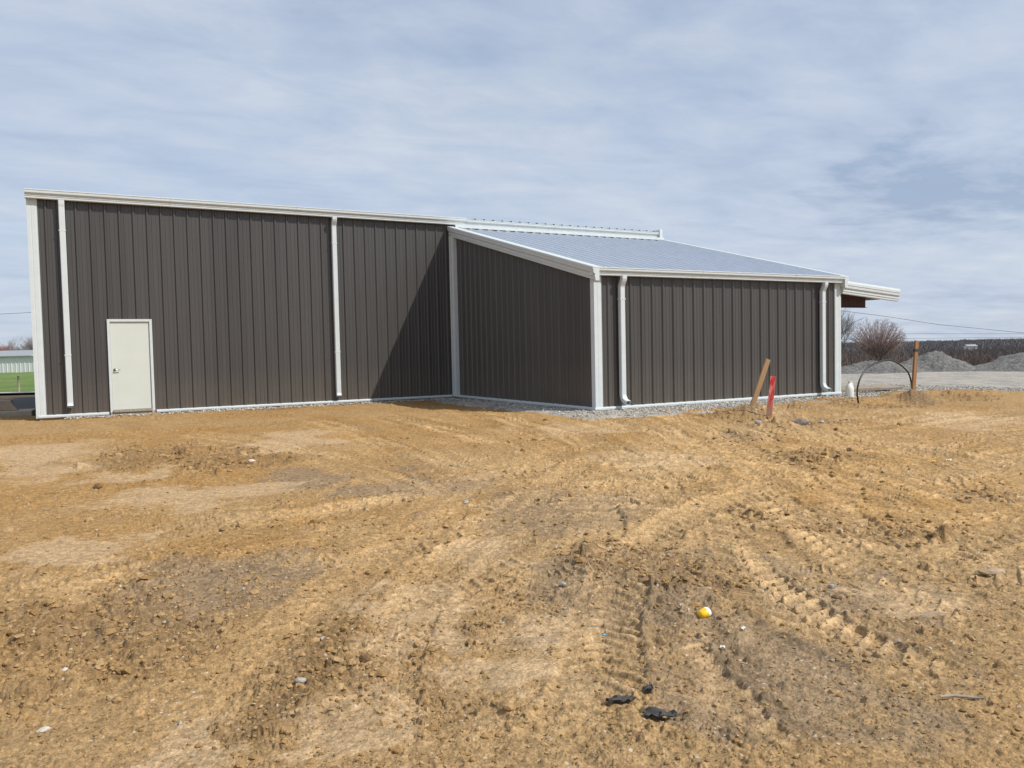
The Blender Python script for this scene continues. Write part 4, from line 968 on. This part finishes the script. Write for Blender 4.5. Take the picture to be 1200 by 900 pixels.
# one thin patch in the cloud sheet, low to the right
gm=nt.nodes.new('ShaderNodeMapping'); gm.vector_type='TEXTURE'; gm.inputs['Location'].default_value=(3.15,2.0,0); gm.inputs['Rotation'].default_value=(0,0,R(32.8)); gm.inputs['Scale'].default_value=(.85,.62,1); nt.links.new(cb.outputs[0],gm.inputs[0])
gl=nt.nodes.new('ShaderNodeVectorMath'); gl.operation='LENGTH'; nt.links.new(gm.outputs[0],gl.inputs[0])
gap=ramp(nt,math_(nt,'ADD',gl.outputs['Value'],math_(nt,'MULTIPLY',math_(nt,'SUBTRACT',n2,.5),1.3)),[(.15,1.0),(1.3,0.0)])
cov=math_(nt,'ADD',math_(nt,'MULTIPLY',n1,.75),math_(nt,'MULTIPLY',n2,.25))
cov=math_(nt,'SUBTRACT',cov,math_(nt,'MULTIPLY',gap,.10))
cmask=ramp(nt,cov,[(.34,.62),(.46,.88),(.58,.97)])
ccol=ramp(nt,math_(nt,'SUBTRACT',math_(nt,'ADD',math_(nt,'MULTIPLY',n3,.5),math_(nt,'MULTIPLY',n2,.5)),math_(nt,'MULTIPLY',gap,.22)),[(.24,(.37,.455,.61)),(.36,(.475,.555,.70)),(.48,(.545,.625,.765)),(.66,(.65,.71,.80))])
bg2=nt.nodes.new('ShaderNodeBackground'); bg2.inputs['Strength'].default_value=1.0; nt.links.new(ccol,bg2.inputs[0])
ms=nt.nodes.new('ShaderNodeMixShader'); nt.links.new(cmask,ms.inputs[0]); nt.links.new(bg1.outputs[0],ms.inputs[1]); nt.links.new(bg2.outputs[0],ms.inputs[2])
ow=nt.nodes.new('ShaderNodeOutputWorld'); nt.links.new(ms.outputs[0],ow.inputs[0])

# ------------------------------------------------------------------ camera
cd=bpy.data.cameras.new('camera'); co=bpy.data.objects.new('camera',cd); COL.objects.link(co); S.camera=co
cd.sensor_width=36; cd.lens=931.8/1200*36; cd.clip_start=.1; cd.clip_end=9000
pt,rl=.0432,-.0213
fw=Vector((FX*math.cos(pt),FY*math.cos(pt),-math.sin(pt))); r0=Vector((FY,-FX,0)); u0=r0.cross(fw)
rt=r0*math.cos(rl)+u0*math.sin(rl); up=-r0*math.sin(rl)+u0*math.cos(rl)
co.matrix_world=Matrix(((rt.x,up.x,-fw.x,CAM.x),(rt.y,up.y,-fw.y,CAM.y),(rt.z,up.z,-fw.z,CAM.z),(0,0,0,1)))
S.view_settings.view_transform='Standard'; S.view_settings.look='None'; S.view_settings.exposure=0; S.view_settings.gamma=1
S.view_settings.use_curve_mapping=False
S.cycles.max_bounces=6; S.cycles.diffuse_bounces=3; S.cycles.use_denoising=True
